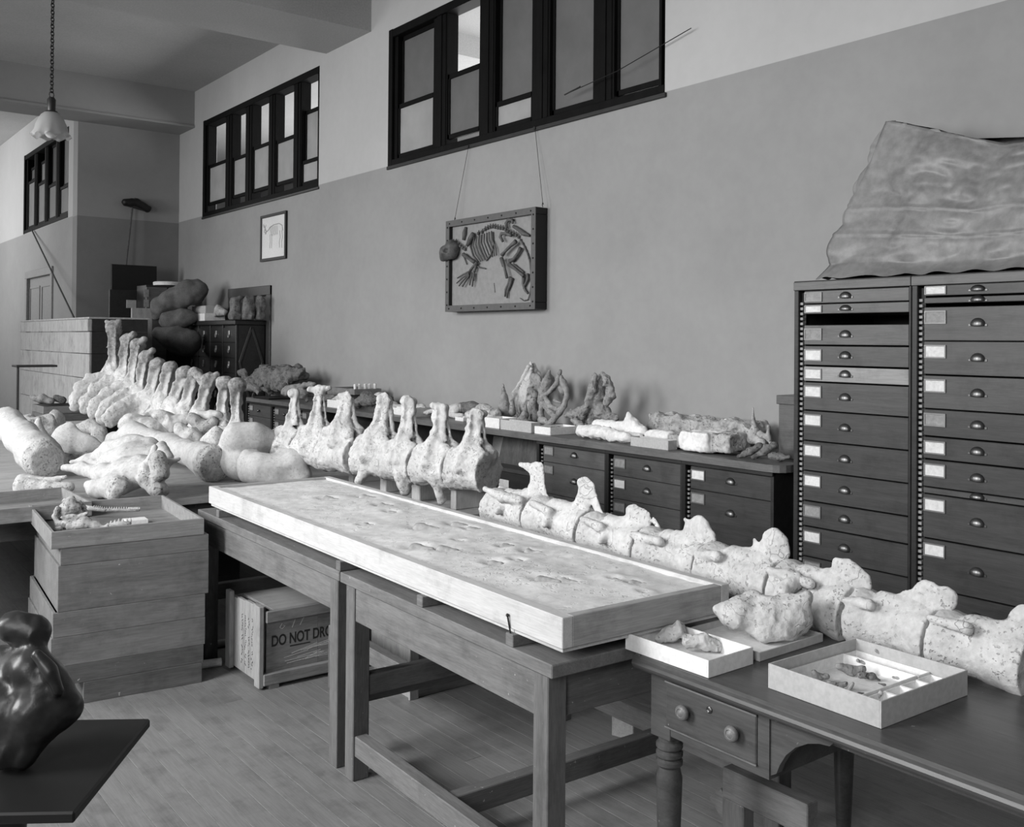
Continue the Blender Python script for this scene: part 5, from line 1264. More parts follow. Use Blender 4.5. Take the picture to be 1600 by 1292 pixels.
# ================================================================== tail vertebrae
XT = [2.66, 2.64, 2.62, 2.60, 2.58, 2.565, 2.55, 2.54]
seams = [(772, 793), (838, 806), (922, 832), (1010, 857), (1107, 886), (1221, 918), (1337, 962), (1466, 1000), (1620, 1045)]
crad = [31, 33, 33, 36, 41, 46, 45, 50]
spn = [  # chains of (u, v, r)
    [[(834, 772, 17), (838, 748, 11), (837, 733, 12)], [(813, 725, 4), (830, 733, 7)], [(846, 730, 6), (848, 765, 4), (857, 784, 6)]],
    [[(905, 800, 19), (914, 775, 14), (914, 760, 14)], [(925, 760, 7), (932, 790, 5), (942, 808, 5)], [(906, 752, 6), (918, 753, 6)]],
    [[(982, 828, 17), (995, 808, 16), (1010, 815, 12)], [(983, 798, 6), (1012, 806, 6)], [(1022, 812, 4), (1030, 828, 4)]],
    [[(1082, 845, 19), (1094, 826, 18), (1106, 838, 15)], [(1070, 812, 3), (1078, 820, 6)], [(1060, 840, 8), (1085, 840, 12)]],
    [[(1203, 873, 20), (1212, 852, 21), (1218, 862, 18)], [(1179, 843, 3), (1184, 855, 6)], [(1165, 870, 8), (1195, 865, 14)]],
    [[(1312, 908, 21), (1325, 897, 20), (1344, 908, 20)], [(1307, 879, 5), (1318, 890, 10)], [(1288, 905, 8), (1315, 905, 14)]],
    [[(1440, 942, 18), (1452, 929, 19), (1478, 934, 20)], [(1374, 930, 6), (1385, 942, 12)], [(1413, 930, 5), (1425, 942, 12)]],
    [[(1590, 985, 22), (1605, 970, 20), (1625, 975, 20)]]]
prez = [[[(758, 764, 8), (785, 776, 9), (812, 782, 9)], [(782, 764, 5), (803, 771, 6)]], [[(830, 785, 8), (858, 800, 9)], [(862, 783, 6), (885, 792, 7)]], [[(910, 811, 8), (938, 824, 9)], [(948, 806, 5), (968, 815, 6)]],
        [[(988, 836, 9), (1030, 846, 9)], [(1038, 834, 6), (1052, 839, 7)]], [[(1090, 865, 9), (1120, 870, 10)], [(1126, 858, 6), (1145, 865, 7)]], [[(1201, 890, 9), (1232, 900, 11), (1265, 912, 10)], [(1214, 905, 4), (1260, 922, 5), (1303, 938, 5)], [(1238, 882, 6), (1258, 896, 6)]],
        [[(1316, 936, 10), (1358, 945, 11)]], [[(1453, 965, 9), (1511, 982, 11)], [(1492, 960, 7), (1512, 968, 7)]]]
clab = ['first tail vertebra in the foreground row, its spine topped by a spur', 'second tail vertebra, with a tall flat-topped spine', 'third tail vertebra with a low ragged spine before the drawers', 'fourth tail vertebra with a broad rounded fan spine',
        'fifth tail vertebra, a rounded fan spine before the cabinet corner', 'sixth tail vertebra, behind the large broken bone on the lid', 'seventh tail vertebra lying behind the big card box', 'last tail vertebra running out at the right margin']
for i in range(8):
    X = XT[i]; a = at(*seams[i], 'x', X); b = at(*seams[i+1], 'x', X); t = (b-a); L_ = np.linalg.norm(t); t = t/L_
    ra = R(crad[i], a); rb = R(crad[i], b)*1.02; q = lambda f: a+(b-a)*f; rm = (ra+rb)/2
    cen = [('k', .012)]+chain([(q(-.02), ra), (q(.10), ra*1.0), (q(.30), rm*.86), (q(.5), rm*.80), (q(.70), rm*.86), (q(.90), rb), (q(1.02), rb)])+[('cut', b-t*.008, t), ('cut', a+t*.008, -t)]
    sp = [('k', .012)]
    for ch_ in spn[i]: sp += chx(ch_, X, np.array([1, .0, 0]), .38)
    arch = [('k', .015), c(q(.38)+UP*rm*.7, q(.80)+UP*rm*.75, rm*.42, rm*.40), ('cut', b-t*.012, t), ('cut', a+t*.012, -t)]
    zl = [('k', .02)]+chx([(u, v, r*(.55 if j == 0 else .85)) for j, (u, v, r) in enumerate(prez[i][0])], X-rm*.80)
    zr = [('k', .01)]+chx(prez[i][1] if len(prez[i]) > 1 else [(u+14, v-10, r*.8) for u, v, r in prez[i][0]], X+rm*.55)
    if i+1 < 8:      # postzygapophysis under the blade, reaching back over the next centrum
        zr += [c(q(.72)+UP*rm*1.05+np.array([rm*.15, 0, 0]), q(.97)+UP*rm*.95+np.array([rm*.2, 0, 0]), rm*.18, rm*.14)]
    if i < 3: zl += [c(q(.5)+np.array([-rm*.5, 0, rm*.25]), q(.52)+np.array([-rm*1.12, 0, rm*.12]), rm*.30, rm*.16)]
    g_ = {'centrum': cen, 'neural_spine': sp, 'neural_arch': arch, 'zygapophysis#l': zl, 'zygapophysis#r': zr}
    if i in (5, 6): g_['centrum'] = cen[:-2] + chx([(seams[i+1][0]-18, seams[i+1][1]+14, 20), (seams[i+1][0]-16, seams[i+1][1]+34, 9)], X) + cen[-2:]
    o = bone('tail_vertebra', g_, M_BONE, clab[i], 'vertebra', 'tail vertebrae laid out in line', vox=.0042 if i > 3 else .005, k=.013, amp=.0038, nsc=20)
# supports beneath the tail
for k, (i, lb) in enumerate(((0, 'flat wooden packing board under the first tail vertebra'), (2, 'flat wooden packing board under the third tail vertebra'), (4, 'flat wooden packing board under the fifth tail vertebra'))):
    a = at(*seams[i], 'x', XT[i]); b = at(*seams[i+1], 'x', XT[i]); m_ = (a+b)/2; h = m_[2]-R(crad[i], m_)*.90-.7505
    zb_ = .7505; print('pack', i, h)
    if h > .01: solo('packing_board', MB().box((-.09, -.06, 0), (.09, .06, max(.012, h)), .003), M_BLOCK, lb, 'board', (m_[0], m_[1], zb_))

# ================================================================== great limb bones on the broad table at left
def dz(u, v, z_=BZ): return depth(at(u, v, 'z', z_))
GRP = 'limb bones on the broad table'
dB = dz(172, 785)+.10
bone('hip_bone', {'bone_plate': [('k', .04)]+chp([(146, 716, 7, .42), (172, 708, 14, .40), (205, 702, 19, .36), (234, 704, 17, .28)], dB)+chp([(170, 722, 14, .3), (205, 720, 24, .24), (238, 722, 22, .2)], dB) + chp([(100, 734, 4, .3), (128, 735, 8, .26), (162, 744, 14, .16), (200, 744, 20, .08)], dB) + chp([(112, 725, 3, .4), (134, 721, 5, .40), (158, 731, 5, .34), (176, 738, 6, .2)], dB)
                   + chp([(196, 738, 19, .1), (222, 738, 22, .06), (240, 744, 20, .04)], dB) + chp([(210, 748, 19, .05), (178, 762, 18, 0), (152, 766, 12, .02), (138, 761, 8, .06)], dB) + chp([(252, 728, 10, .06), (279, 721, 3, .1)], dB) + chp([(242, 702, 4, .0), (226, 730, 5, -.03)], dB) + chp([(252, 700, 9, .2), (262, 718, 9, .15)], dB),
                   'broken_end': [('k', .02)]+chp([(186, 764, 14, -.07), (176, 778, 9, -.07)], dB), 'broken_end#2': [('k', .02)]+chp([(246, 722, 14, -.05), (250, 742, 14, -.06)], dB)+chp([(226, 752, 12, -.04), (246, 766, 13, -.04), (256, 770, 8, -.02)], dB)},
     M_BONE2, 'great white hip bone with rough broken ends nearest the table edge', 'bone', GRP, vox=.0065, k=.03, amp=.008, nsc=13, mats={'broken_end': M_ROUGH}, rest=BZ)
dF = dz(345, 757)+.10; AXF = nd(345, 732, dF-.1)-nd(300, 712, dF+.2); AXF /= np.linalg.norm(AXF)
bone('thigh_bone', {'shaft': chp([(182, 690, 13, .75), (208, 684, 21, .7), (262, 697, 17, .42), (290, 707, 17, .24), (312, 716, 21, .12), (326, 723, 26, .05)], dF)+[('cut', nd(339, 729, dF), AXF)], 'rough_end': chp([(333, 726, 27.5, .02), (337, 728, 27, .01)], dF)+[('cut', nd(341, 730, dF), AXF)], 'rough_end#2': chp([(176, 692, 13, .78), (168, 696, 7, .8)], dF)},
     M_BONE2, 'long heavy thigh bone lying behind the hip bone', 'bone', GRP, vox=.010, k=.05, amp=.007, nsc=12, mats={'rough_end': M_ROUGH}, rest=BZ)
dU = dz(230, 705)-.6
bone('bone_fragment', chp([(205, 654, 17), (238, 664, 18), (262, 684, 14), (280, 700, 9)], dU)+chp([(202, 680, 16, .1), (222, 694, 14, .05)], dU), M_BONE, 'broken end of a thick bone with a dark split, above the thigh bone', 'bone', GRP, vox=.010, k=.05, amp=.02, nsc=11, rest=BZ)
dP = dz(378, 757)+.15
bone('shoulder_blade', chp([(353, 722, 16, .05), (372, 704, 23), (400, 702, 22, .03), (416, 705, 17, .06)], dP)+chp([(356, 734, 20, .02), (378, 742, 24), (402, 738, 20, .05)], dP)+chp([(366, 690, 8, -.04), (396, 688, 9, -.02)], dP), M_BONE2, 'smooth rounded shoulder blade end left of the slab box corner', 'bone', GRP, vox=.0075, k=.05, amp=.005, nsc=9, rest=BZ)
dQ = dz(440, 758)-.02
bone('pubic_bone', chp([(389, 728, 18), (408, 732, 19, -.03), (432, 734, 19, -.02), (458, 724, 21)], dQ)+chp([(462, 726, 18, -.02), (474, 744, 13, -.03)], dQ)+chp([(386, 714, 9, .02), (398, 711, 6, .05)], dQ)+chp([(440, 710, 7, .04), (466, 707, 5, .05)], dQ)+chp([(386, 745, 12, -.03), (430, 750, 8, -.05), (472, 750, 10, -.03)], dQ), M_BONE2, 'smooth saddle-shaped bone directly behind the far end of the slab box', 'bone', GRP, vox=.0075, k=.05, amp=.005, nsc=9, rest=BZ)
for (pts, dd, m_, lb, kw) in [
    ([(300, 655, 9), (318, 668, 11), (330, 660, 9)], 6.75, M_BGREY, 'grey plate-like bone under the far row of spines', {}),
    ([(282, 672, 9), (300, 684, 11), (312, 695, 10)], 6.6, M_BONE, 'hollow pale bone piece above the thigh bone shaft', {}),
    ([(322, 690, 10), (340, 682, 12), (356, 692, 9)], 6.5, M_BONE, 'pale wedge of bone left of the shoulder blade', {}),
    ([(356, 690, 6), (375, 683, 8), (396, 678, 5)], 6.5, M_BGREY, 'grey crescent bone just above the shoulder blade', {}),
    ([(345, 672, 8), (365, 678, 9), (385, 676, 7)], 6.7, M_BONE, 'pale rough chunk under the last far spine', {}),
    ([(250, 650, 9), (272, 662, 12), (290, 655, 8)], 7.0, M_BONE, 'pale rough lump under the middle far spines', {}),
    ([(310, 645, 4), (330, 650, 5), (340, 648, 6)], 6.8, M_BONE, 'short pale rod of bone below the Y-shaped spine', {})]:
    bone('bone_piece', chp(pts, dd), m_, lb, 'bone', GRP, vox=.011, k=.04, amp=.022, nsc=10, rest=None)
dH = dz(85, 753)+.12; AXH = nd(80, 732, dH-.16)-nd(45, 705, dH+.2); AXH /= np.linalg.norm(AXH)
bone('arm_bone', {'shaft': chp([(10, 670, 24, .6), (35, 695, 24, .35), (56, 716, 28, .1), (64, 724, 29, .05)], dH)+[('cut', nd(74, 728, dH-.02), AXH)], 'rough_end': chp([(68, 727, 28.5, .02), (72, 730, 27, .01)], dH)+[('cut', nd(77, 730, dH-.02), AXH)]}, M_BONE2, 'thick arm bone end with a pitted face at the left margin', 'bone', GRP, vox=.010, k=.05, amp=.007, nsc=12, mats={'rough_end': M_ROUGH}, rest=BZ)
d_ = dz(110, 716)
bone('coracoid_bone', chp([(109, 670, 6), (100, 694, 16), (96, 704, 13)], d_, VIEW, .45)+chp([(108, 690, 14), (138, 700, 11), (160, 706, 6)], d_, VIEW, .6), M_BONE2, 'white three-cornered bone standing on the table at left', 'bone', GRP, vox=.010, k=.05, amp=.006, nsc=9, rest=BZ)
bone('bone_piece', chp([(118, 664, 8, .1), (142, 658, 9, .1), (158, 668, 8), (162, 684, 8), (148, 682, 9)], d_+.5), M_BGREY, 'curved dark-edged bone right of the three-cornered one', 'bone', GRP, vox=.012, k=.05, amp=.012, nsc=10, rest=BZ)
bone('bone_piece', chp([(78, 704, 6), (105, 706, 8), (138, 704, 9)], dz(110, 718)-.35), M_ROUGH, 'flat crumbly bone slab before the three-cornered bone', 'bone', GRP, vox=.010, k=.04, amp=.018, nsc=14, rest=BZ)
bone('bone_piece', chp([(84, 646, 9), (92, 656, 12), (93, 668, 9)], dz(92, 685)+.2, np.array([.6, -.5, .2]), .5), M_BONE, 'shell-like cupped bone near the left margin', 'bone', GRP, vox=.012, k=.05, amp=.01, nsc=10, rest=BZ)
bone('neck_vertebra', chp([(60, 652, 4), (58, 668, 8), (62, 680, 13), (74, 692, 11)], dz(70, 712)+.15)+chp([(58, 672, 8), (44, 690, 12)], dz(70, 712)+.2), M_BONE, 'knobbed bone with an upright prong at the left margin', 'vertebra', GRP, vox=.011, k=.05, amp=.010, nsc=12, rest=BZ)
for k, (u, v, r) in enumerate(((109, 660, 3), (122, 658, 4), (170, 664, 4))):
    bone('bone_chip', chp([(u-2, v, r), (u+3, v+1, r)], 7.6), M_BONE, ['tiny pale chip behind the three-cornered bone', 'small knobby chip behind the curved bone', 'small twisted chip right of the curved bone'][k], 'bone', vox=.012, amp=.012, nsc=16, rest=BZ)
# far left group: tray stack and rough blocks
p = at(98, 660, 'z', BZ); p = p-np.array([0, .25, 0])
for k, (zz, w_, lb) in enumerate(((0, .62, 'lowest shallow tray on the table far left, light edged'), (.075, .60, 'middle shallow tray on the table far left'), (.15, .55, 'upper shallow tray on the table far left'))):
    open_tray('specimen_tray', lb, 'tray', (p[0]-.35, p[1]-.5, BZ+zz+.0005*k), 0, w_, .5, .072, [M_PINE, M_TRAYD, M_TRAYM][k], group='small tray stack on the broad table')
zt_ = BZ+.2245
bone('bone_block', [('b', nd(62, 622, 8.2), (.13, .12, .12), .05)], M_ROUGH, 'squared whitish block with a dark side at the left margin', 'bone', vox=.014, amp=.025, nsc=9, rest=BZ)
bone('bone_piece', chp([(50, 604, 4), (66, 606, 7), (80, 610, 5)], depth(p)-.28), M_FOSSM, 'flat bone lying on the upper tray far left', 'bone', vox=.014, amp=.02, nsc=9, rest=zt_)
bone('bone_piece', chp([(88, 608, 5), (98, 612, 6)], depth(p)-.22), M_FOSS, 'dark lump on the upper tray beside the flat bone', 'bone', vox=.014, amp=.02, nsc=9, rest=zt_)
a = nd(62, 571, 8.4)
t = thing('copy_stand', 'thin dark board on a post above the bones at the left margin', 'stand', (a[0], a[1], BZ)); part('base', MB().box((-.26, -.1, 0), (-.06, .1, .02), .003), M_DARKW, t); part('post', MB().tube([(-.17, 0, .02), (-.17, 0, a[2]-BZ-.012)], .010, 8), M_DARKW, t); part('top_board', MB().box((-.20, -.10, a[2]-BZ-.012), (.12, .10, a[2]-BZ+.006), .002), M_DARKW, t)
# wooden tray at the left margin with two bones
q = at(144, 784, 'z', BZ+.07); q2 = at(106, 760, 'z', BZ+.07)
open_tray('specimen_tray', 'pale wooden tray on the table edge holding a curved and a blocky bone', 'tray', (.72, q[1], BZ), 0, q[0]-.72, max(.35, min(.6, q2[1]-q[1])), .072, M_TRAY, group=None)
d_ = dz(80, 770, BZ+.03)
bone('bone_piece', chp([(36, 762, 14), (72, 764, 9), (104, 753, 3)], d_+.2), M_BONE, 'curved pale bone like a claw in the left table tray', 'bone', vox=.009, amp=.007, nsc=14, rest=BZ+.011)
bone('bone_piece', {'shaft': chp([(36, 776, 14), (70, 778, 11)], d_), 'broken_end': chp([(76, 779, 10), (108, 777, 7)], d_)}, M_BONE, 'blocky bone with a dark broken end in the left table tray', 'bone', vox=.009, amp=.010, nsc=14, mats={'broken_end': M_ROUGH}, rest=BZ+.011)
# skulls and jaws in the topmost stacked tray
tx_, ty_, tz_, tw_ = TRAYTOP; tf = tz_+.011
ds = dz(110, 830, tf)
bone('small_skull', {'skull_case': chp([(100, 796, 10), (110, 790, 12), (118, 792, 9)], ds+.1)+chp([(102, 780, 4), (112, 777, 4), (122, 783, 3.5), (132, 791, 3)], ds+.16)+chp([(124, 782, 3), (134, 797, 3)], ds+.14), 'face': chp([(90, 792, 4), (86, 804, 4), (90, 815, 4)], ds+.06)+chp([(92, 818, 6), (106, 816, 7), (120, 808, 6), (136, 799, 3)], ds+.05)+chp([(100, 806, 4), (116, 803, 4)], ds+.04)}, M_BGREY, 'small crouched skull at the left end of the top tray', 'skull', vox=.0042, k=.010, amp=.006, nsc=32, subs=chp([(96, 797, 4.5), (98, 799, 4.5)], ds+.03)+chp([(104, 812, 3), (110, 812, 3)], ds-.0), rest=tf)
bone('small_jaw', chp([(110, 820, 7), (132, 813, 8), (150, 818, 5), (166, 824, 2), (169, 815, 1.5)], ds), M_BGREY, 'triangular small jaw with a hooked tip in the top tray', 'jaw', vox=.0055, k=.02, amp=.006, nsc=26, rest=tf)
bone('bone_piece', chp([(86, 824, 4), (94, 822, 4)], ds-.03), M_BONE, 'small white chip by the skull in the top tray', 'bone', vox=.005, amp=.004, rest=tf)
def toothed(name, label, pts, dep, n, tl_, lift):
    ps = [nd(u, v, dep) for u, v, r in pts]; rs = [r*dep/FPX for u, v, r in pts]; mn = min(p[2] for p in ps)-max(rs); ps = [p-np.array([0, 0, mn-tf-lift]) for p in ps]
    o_ = ps[0]*[1, 1, 0]+np.array([0, 0, tf]); t = thing(name, label, 'jaw', tuple(o_)); part('jaw_bone', MB().tube([tuple(p-o_) for p in ps], rs, 8), M_BGREY, t, smooth=True)
    for k in range(n):
        f = .2+.8*k/(n-1); j = min(int(f*(len(ps)-1)), len(ps)-2); g_ = f*(len(ps)-1)-j; p = ps[j]+(ps[j+1]-ps[j])*g_-o_; r = rs[j]
        part('tooth', MB().lathe([(tl_*.35, 0), (tl_*.3, tl_*.6), (tl_*.08, tl_*1.1)], Matrix.Translation(tuple(p+np.array([0, 0, r*.6]))), 6), M_BONE, t)
toothed('long_jaw', 'long slender jaw lined with tiny white teeth in the top tray', [(128, 798, 4), (160, 803, 3), (200, 803, 2.5), (218, 803, 2)], ds+.30, 26, .010, .035)
toothed('short_jaw', 'short jaw piece with five pegs beside the white card in the top tray', [(166, 820, 4), (185, 816, 5), (204, 815, 4)], ds+.04, 6, .016, .0)
p = at(215, 819, 'z', tf); solo('white_card', MB().box((-.05, -.04, 0), (.05, .04, .022), .001), M_CARD, 'small white card box lying in the top tray', 'card', (p[0], p[1]+.03, tf), -.08)

# ================================================================== fossils on the desk
dl = dz(1200, 1010, DZ+.006)+.06
bone('broken_bone', {'bone_body': chp([(1120, 961, 7), (1148, 968, 20), (1198, 976, 28), (1232, 968, 27), (1254, 946, 13)], dl)+chp([(1160, 948, 10), (1176, 940, 9)], dl+.03)+chp([(1225, 930, 14, .1), (1245, 915, 12, .12)], dl)+chp([(1262, 938, 7), (1248, 975, 12), (1236, 1000, 8)], dl-.02), 'broken_face': chp([(1196, 998, 13, -.04), (1222, 992, 14, -.04)], dl)},
     M_BONE, 'large broken ragged bone sitting in the flat cardboard lid', 'bone', vox=.0042, k=.03, amp=.008, nsc=19, mats={'broken_face': M_BONE}, rest=DZ+.005)
dt = dz(1075, 1018, DZ+.006)
bone('lumpy_fossil', chp([(1030, 994, 8), (1048, 988, 10), (1060, 978, 8), (1059, 967, 2)], dt+.08)+chp([(1060, 984, 8), (1068, 990, 6)], dt+.06), M_BONE, 'peaked lump of bone at the left of the white desk tray', 'bone', vox=.003, k=.015, amp=.006, nsc=40, rest=DZ+.005)
bone('lumpy_fossil', chp([(1075, 1003, 10), (1100, 1004, 11), (1118, 1010, 8)], dt), M_BONE, 'flat knobbly lump at the right of the white desk tray', 'bone', vox=.003, k=.015, amp=.008, nsc=40, rest=DZ+.005)
bone('lumpy_fossil', chp([(1136, 1010, 4), (1150, 1014, 4)], dt+.03), M_BONE, 'tiny lump in the right corner of the white desk tray', 'bone', vox=.003, k=.012, amp=.005, nsc=40, rest=DZ+.005)
small = [([(1312, 1042, 6), (1330, 1048, 7), (1348, 1046, 5)], M_FOSSM, 'knobby dark bone at the left of the larger inner tray'), ([(1345, 1050, 5), (1362, 1052, 4), (1374, 1058, 2)], M_FOSS, 'dark pronged bone beside the knobby one in the inner tray'),
         ([(1340, 1033, 2.5), (1360, 1039, 3), (1380, 1045, 2)], M_FOSSM, 'thin rod bone at the back of the larger inner tray'), ([(1368, 1026, 3), (1385, 1038, 3), (1402, 1044, 3), (1420, 1046, 3)], M_BGREY, 'longest slender bone lying across the inner tray'),
         ([(1396, 1050, 2), (1428, 1054, 2)], M_BGREY, 'thin pale splinter in front of the longest slender bone'), ([(1434, 1048, 3), (1456, 1046, 3)], M_FOSS, 'short dark bone near the right of the inner tray'), ([(1372, 1058, 1.5), (1382, 1060, 1.5)], M_FOSS, 'tiny dark chip in the middle of the inner tray')]
dbx = lambda pts: dz(pts[0][0], pts[0][1]+6, DZ+.02)
for pts, m_, lb in small: bone('small_bone', chp(pts, dbx(pts)), m_, lb, 'bone', 'small bones in the grey card box', vox=.0024, k=.008, amp=.003, nsc=60, rest=DZ+.0075)
for pts, m_, lb in [([(1272, 1052, 4), (1278, 1060, 5), (1292, 1058, 4)], M_FOSSM, 'claw-like bone in the leftmost front cell'), ([(1296, 1064, 5), (1312, 1068, 5), (1322, 1064, 3)], M_FOSSM, 'dull knob of bone in the front of the grey box'), ([(1326, 1066, 3), (1332, 1058, 3)], M_BGREY, 'pale stub of bone in the front of the grey box'),
                    ([(1342, 1078, 3), (1362, 1082, 3)], M_FOSS, 'dark sliver of bone in a front cell'), ([(1368, 1082, 3), (1376, 1072, 4)], M_BGREY, 'pale twin-pronged bone in a front cell'), ([(1386, 1076, 3), (1392, 1080, 2.5)], M_BGREY, 'rounded pale bone bit in a front cell near the corner')]:
    bone('small_bone', chp(pts, dbx(pts)), m_, lb, 'bone', 'small bones in the grey card box', vox=.0024, k=.008, amp=.003, nsc=60, rest=DZ+.0075)

# ================================================================== specimens along the counter
def cb(name, label, prims, mat, cat='fossil', amp=.010, nsc=16, vox=.009, k=.018, rest=CZ, **kw): return bone(name, prims, mat, label, cat, None, vox=vox*.62, k=k, amp=amp, nsc=nsc, rest=rest, **kw)
cb('rock_fossil', 'big dark knobbly fossil skull at the far end of the counter', {'snout': chx([(380, 582, 5), (390, 598, 9), (402, 606, 6)], 4.55), 'brain_case': chx([(402, 590, 13), (425, 590, 17), (448, 586, 15), (468, 580, 8)], 4.6)+chx([(412, 573, 4), (410, 582, 6)], 4.58)+chx([(462, 572, 5), (474, 584, 6)], 4.7)+chx([(430, 602, 8), (442, 600, 8)], 4.5)}, M_FOSS, amp=.05, nsc=9, vox=.016, k=.06, mats={'snout': M_FOSSM}, subs=chx([(400, 593, 4), (404, 594, 4)], 4.38))
solo('wood_shim', MB().box((-.15, -.2, 0), (.15, .2, .02), .002), M_BLACK, 'thin dark board under the right of the big dark fossil', 'board', (4.40, at(428, 613, 'x', 4.4)[1], CZ))
cb('grey_skull', 'grey plate-backed skull left of the flaring T-shaped spine', chx([(447, 602, 8), (460, 600, 9), (474, 606, 8)], 4.42)+chx([(458, 604, 3), (475, 592, 4), (490, 590, 3)], 4.42)+chx([(470, 600, 9), (478, 610, 7)], 4.45, np.array([1, -.4, .2]), .4), M_FOSSM, vox=.012, amp=.015)
cb('ring_bone', 'dark hooked ring of bone near the wall', chx([(495, 592, 2.5), (499, 587, 2.5), (506, 587, 2.5), (509, 592, 2.5), (506, 598, 3), (498, 599, 3), (515, 599, 2.5)], 4.75), M_FOSS, vox=.010, amp=.008)
cb('dark_bone', 'dark hollow bone below the flaring T-shaped spine head', chx([(502, 612, 5), (514, 608, 6), (522, 606, 5)], 4.45), M_FOSS, vox=.011, amp=.015)
def cbox(label, ua, um, ub, v0, v1, X, m_, z0=CZ, open_=False, name='card_tray', cat='tray'):
    """corner at um; the long -X face runs left to ua, the -Y face right to ub"""
    p = at(um, (v0+v1)/2, 'x', X); ly = at(ua, (v0+v1)/2, 'x', X)[1]-p[1]; lx = max(.08, at(ub, (v0+v1)/2, 'y', p[1])[0]-X); h = (v1-v0)*depth(p)/FPX
    if z0+0 > CZ+.001: h = h
    if X+lx > WALLX-.03: lx = WALLX-.03-X
    return open_tray(name, label, cat, (X, p[1], z0), 0, lx, ly, h, m_, th=.006), h, p, lx, ly
_, h1, *_r = cbox('lowest of three small trays stacked by the wall', 524, 540, 570, 602, 611, 4.58, M_CARDG)
_, h2, *_r = cbox('middle of three small trays stacked by the wall', 523, 541, 580, 592, 600, 4.58, M_TRAYM, z0=CZ+h1+.001)
h3_ = None
_, h3, p3, lx3, ly3 = cbox('top one of three small trays by the wall, holding pale rods', 518, 554, 596, 582, 591, 4.56, M_TRAYM, z0=CZ+h1+h2+.002)
for k in range(5):
    solo('plaster_rod', MB().lathe([(.016, 0), (.018, .02), (.014, .05), (.016, .085), (.010, .092)], None, 10), M_CARD, 'pale upright rod, '+['first from the left', 'second from the left', 'middle one', 'second from the right', 'last at the right'][k]+' of five in the top small tray', 'rod', (4.60+.055*k, p3[1]+.06+.01*(k % 2), CZ+h1+h2+.002+.011), group='rods in the top small tray', auto=40)
solo('bone_flakes', MB().beam((0, 0, .01), (.12, .3, .02), .05, .016, .003), M_CARDG, 'thin flat flakes lying left in the top small tray', 'flakes', (4.66, p3[1]+.20, CZ+h1+h2+.012))
cbox('white card tray at the counter edge left of the bent-back spine', 511, 538, 552, 621, 633, 4.30, M_CARD)
cb('bone_piece', 'rounded pale bone end in the white counter tray', chx([(516, 618, 4), (530, 612, 5), (545, 614, 5)], 4.42), M_BONE, rest=CZ+.012, vox=.010)
cb('dark_rock', 'dark crusty rock lump between two pale spines', chx([(560, 626, 6), (572, 620, 11), (582, 622, 10)], 4.45), M_FOSS, amp=.03, nsc=12, vox=.011)
cb('rib_bundle', 'pale bundle of curved ribs heaped near the wall', chx([(575, 602, 4), (595, 596, 7), (605, 602, 5)], 4.75)+chx([(592, 608, 3), (608, 604, 3), (625, 612, 3)], 4.7)+chx([(590, 603, 4), (612, 608, 4), (632, 614, 3)], 4.68)+chx([(600, 598, 5), (604, 607, 6)], 4.72), M_BONE, amp=.012, vox=.010)
cb('dark_chip', 'small dark upright chip behind the rib bundle', chx([(612, 598, 3), (613, 608, 4)], 4.85), M_FOSS, vox=.009)
cb('long_bone', 'long smooth limb bone with knobbed end along the counter', {'shaft': chx([(608, 617, 5), (648, 620, 5)], 4.62), 'knob_end': chx([(652, 619, 6), (660, 617, 5)], 4.62)+chx([(660, 622, 4), (664, 618, 2)], 4.6)}, M_BONE2, amp=.004, vox=.009)
cb('long_bone', 'dark slim bone lying beside the domed skull', chx([(664, 622, 4), (682, 622, 4), (698, 620, 4)], 4.66), M_FOSSM, amp=.005, vox=.009)
cbox('small white card tray of chips behind the narrow spine', 607, 627, 640, 630, 641, 4.36, M_CARD)
cbox('small card tray with flakes left of the squarish spine', 643, 646, 677, 634, 648, 4.34, M_CARDG)
cb('bone_piece', 'pale flaky bones in the small flake tray', chx([(655, 641, 2.5), (668, 640, 3), (680, 637, 3)], 4.45), M_BONE, rest=CZ+.012, vox=.008)
cb('block_bone', 'pale square bone chunk near the knobbed long bone', chx([(645, 627, 4), (656, 625, 5)], 4.5), M_BONE, amp=.012)
cb('domed_skull', 'smooth dark domed skull with a pale toothed face', {'skull_face': chx([(703, 625, 8), (714, 622, 8)], 4.6)+chx([(704, 632, 4), (722, 634, 4)], 4.56), 'brain_case': chx([(722, 622, 9), (738, 621, 10), (754, 625, 8), (762, 628, 4)], 4.66)}, M_FOSSM, cat='skull', amp=.006, vox=.009, mats={'skull_face': M_BONE, 'brain_case': M_FOSS}, subs=chx([(731, 627, 4), (735, 627, 4)], 4.54))
cbox('low white tray by the rounded rough block', 711, 724, 732, 637, 643, 4.45, M_CARD)
cb('round_block', 'rounded rough block with a dark top behind the end spine', chx([(733, 641, 8), (754, 636, 12), (776, 641, 8)], 4.52), M_ROUGH, amp=.02, nsc=12, vox=.010)
cb('pointed_skull', 'narrow pointed skull standing snout up', chx([(786, 592, 1.6), (787, 612, 5), (789, 630, 9), (790, 642, 9)], 4.68)+chx([(800, 618, 3), (801, 635, 6)], 4.68)+chx([(784, 620, 3), (783, 640, 5)], 4.66), M_FOSSM, cat='skull', amp=.007, vox=.008, subs=chx([(787, 632, 3), (787, 637, 3)], 4.56))
cb('bone_piece', 'speckled lump left of the pointed skull', chx([(770, 622, 5), (776, 628, 7)], 4.75), M_BGREY, amp=.012)
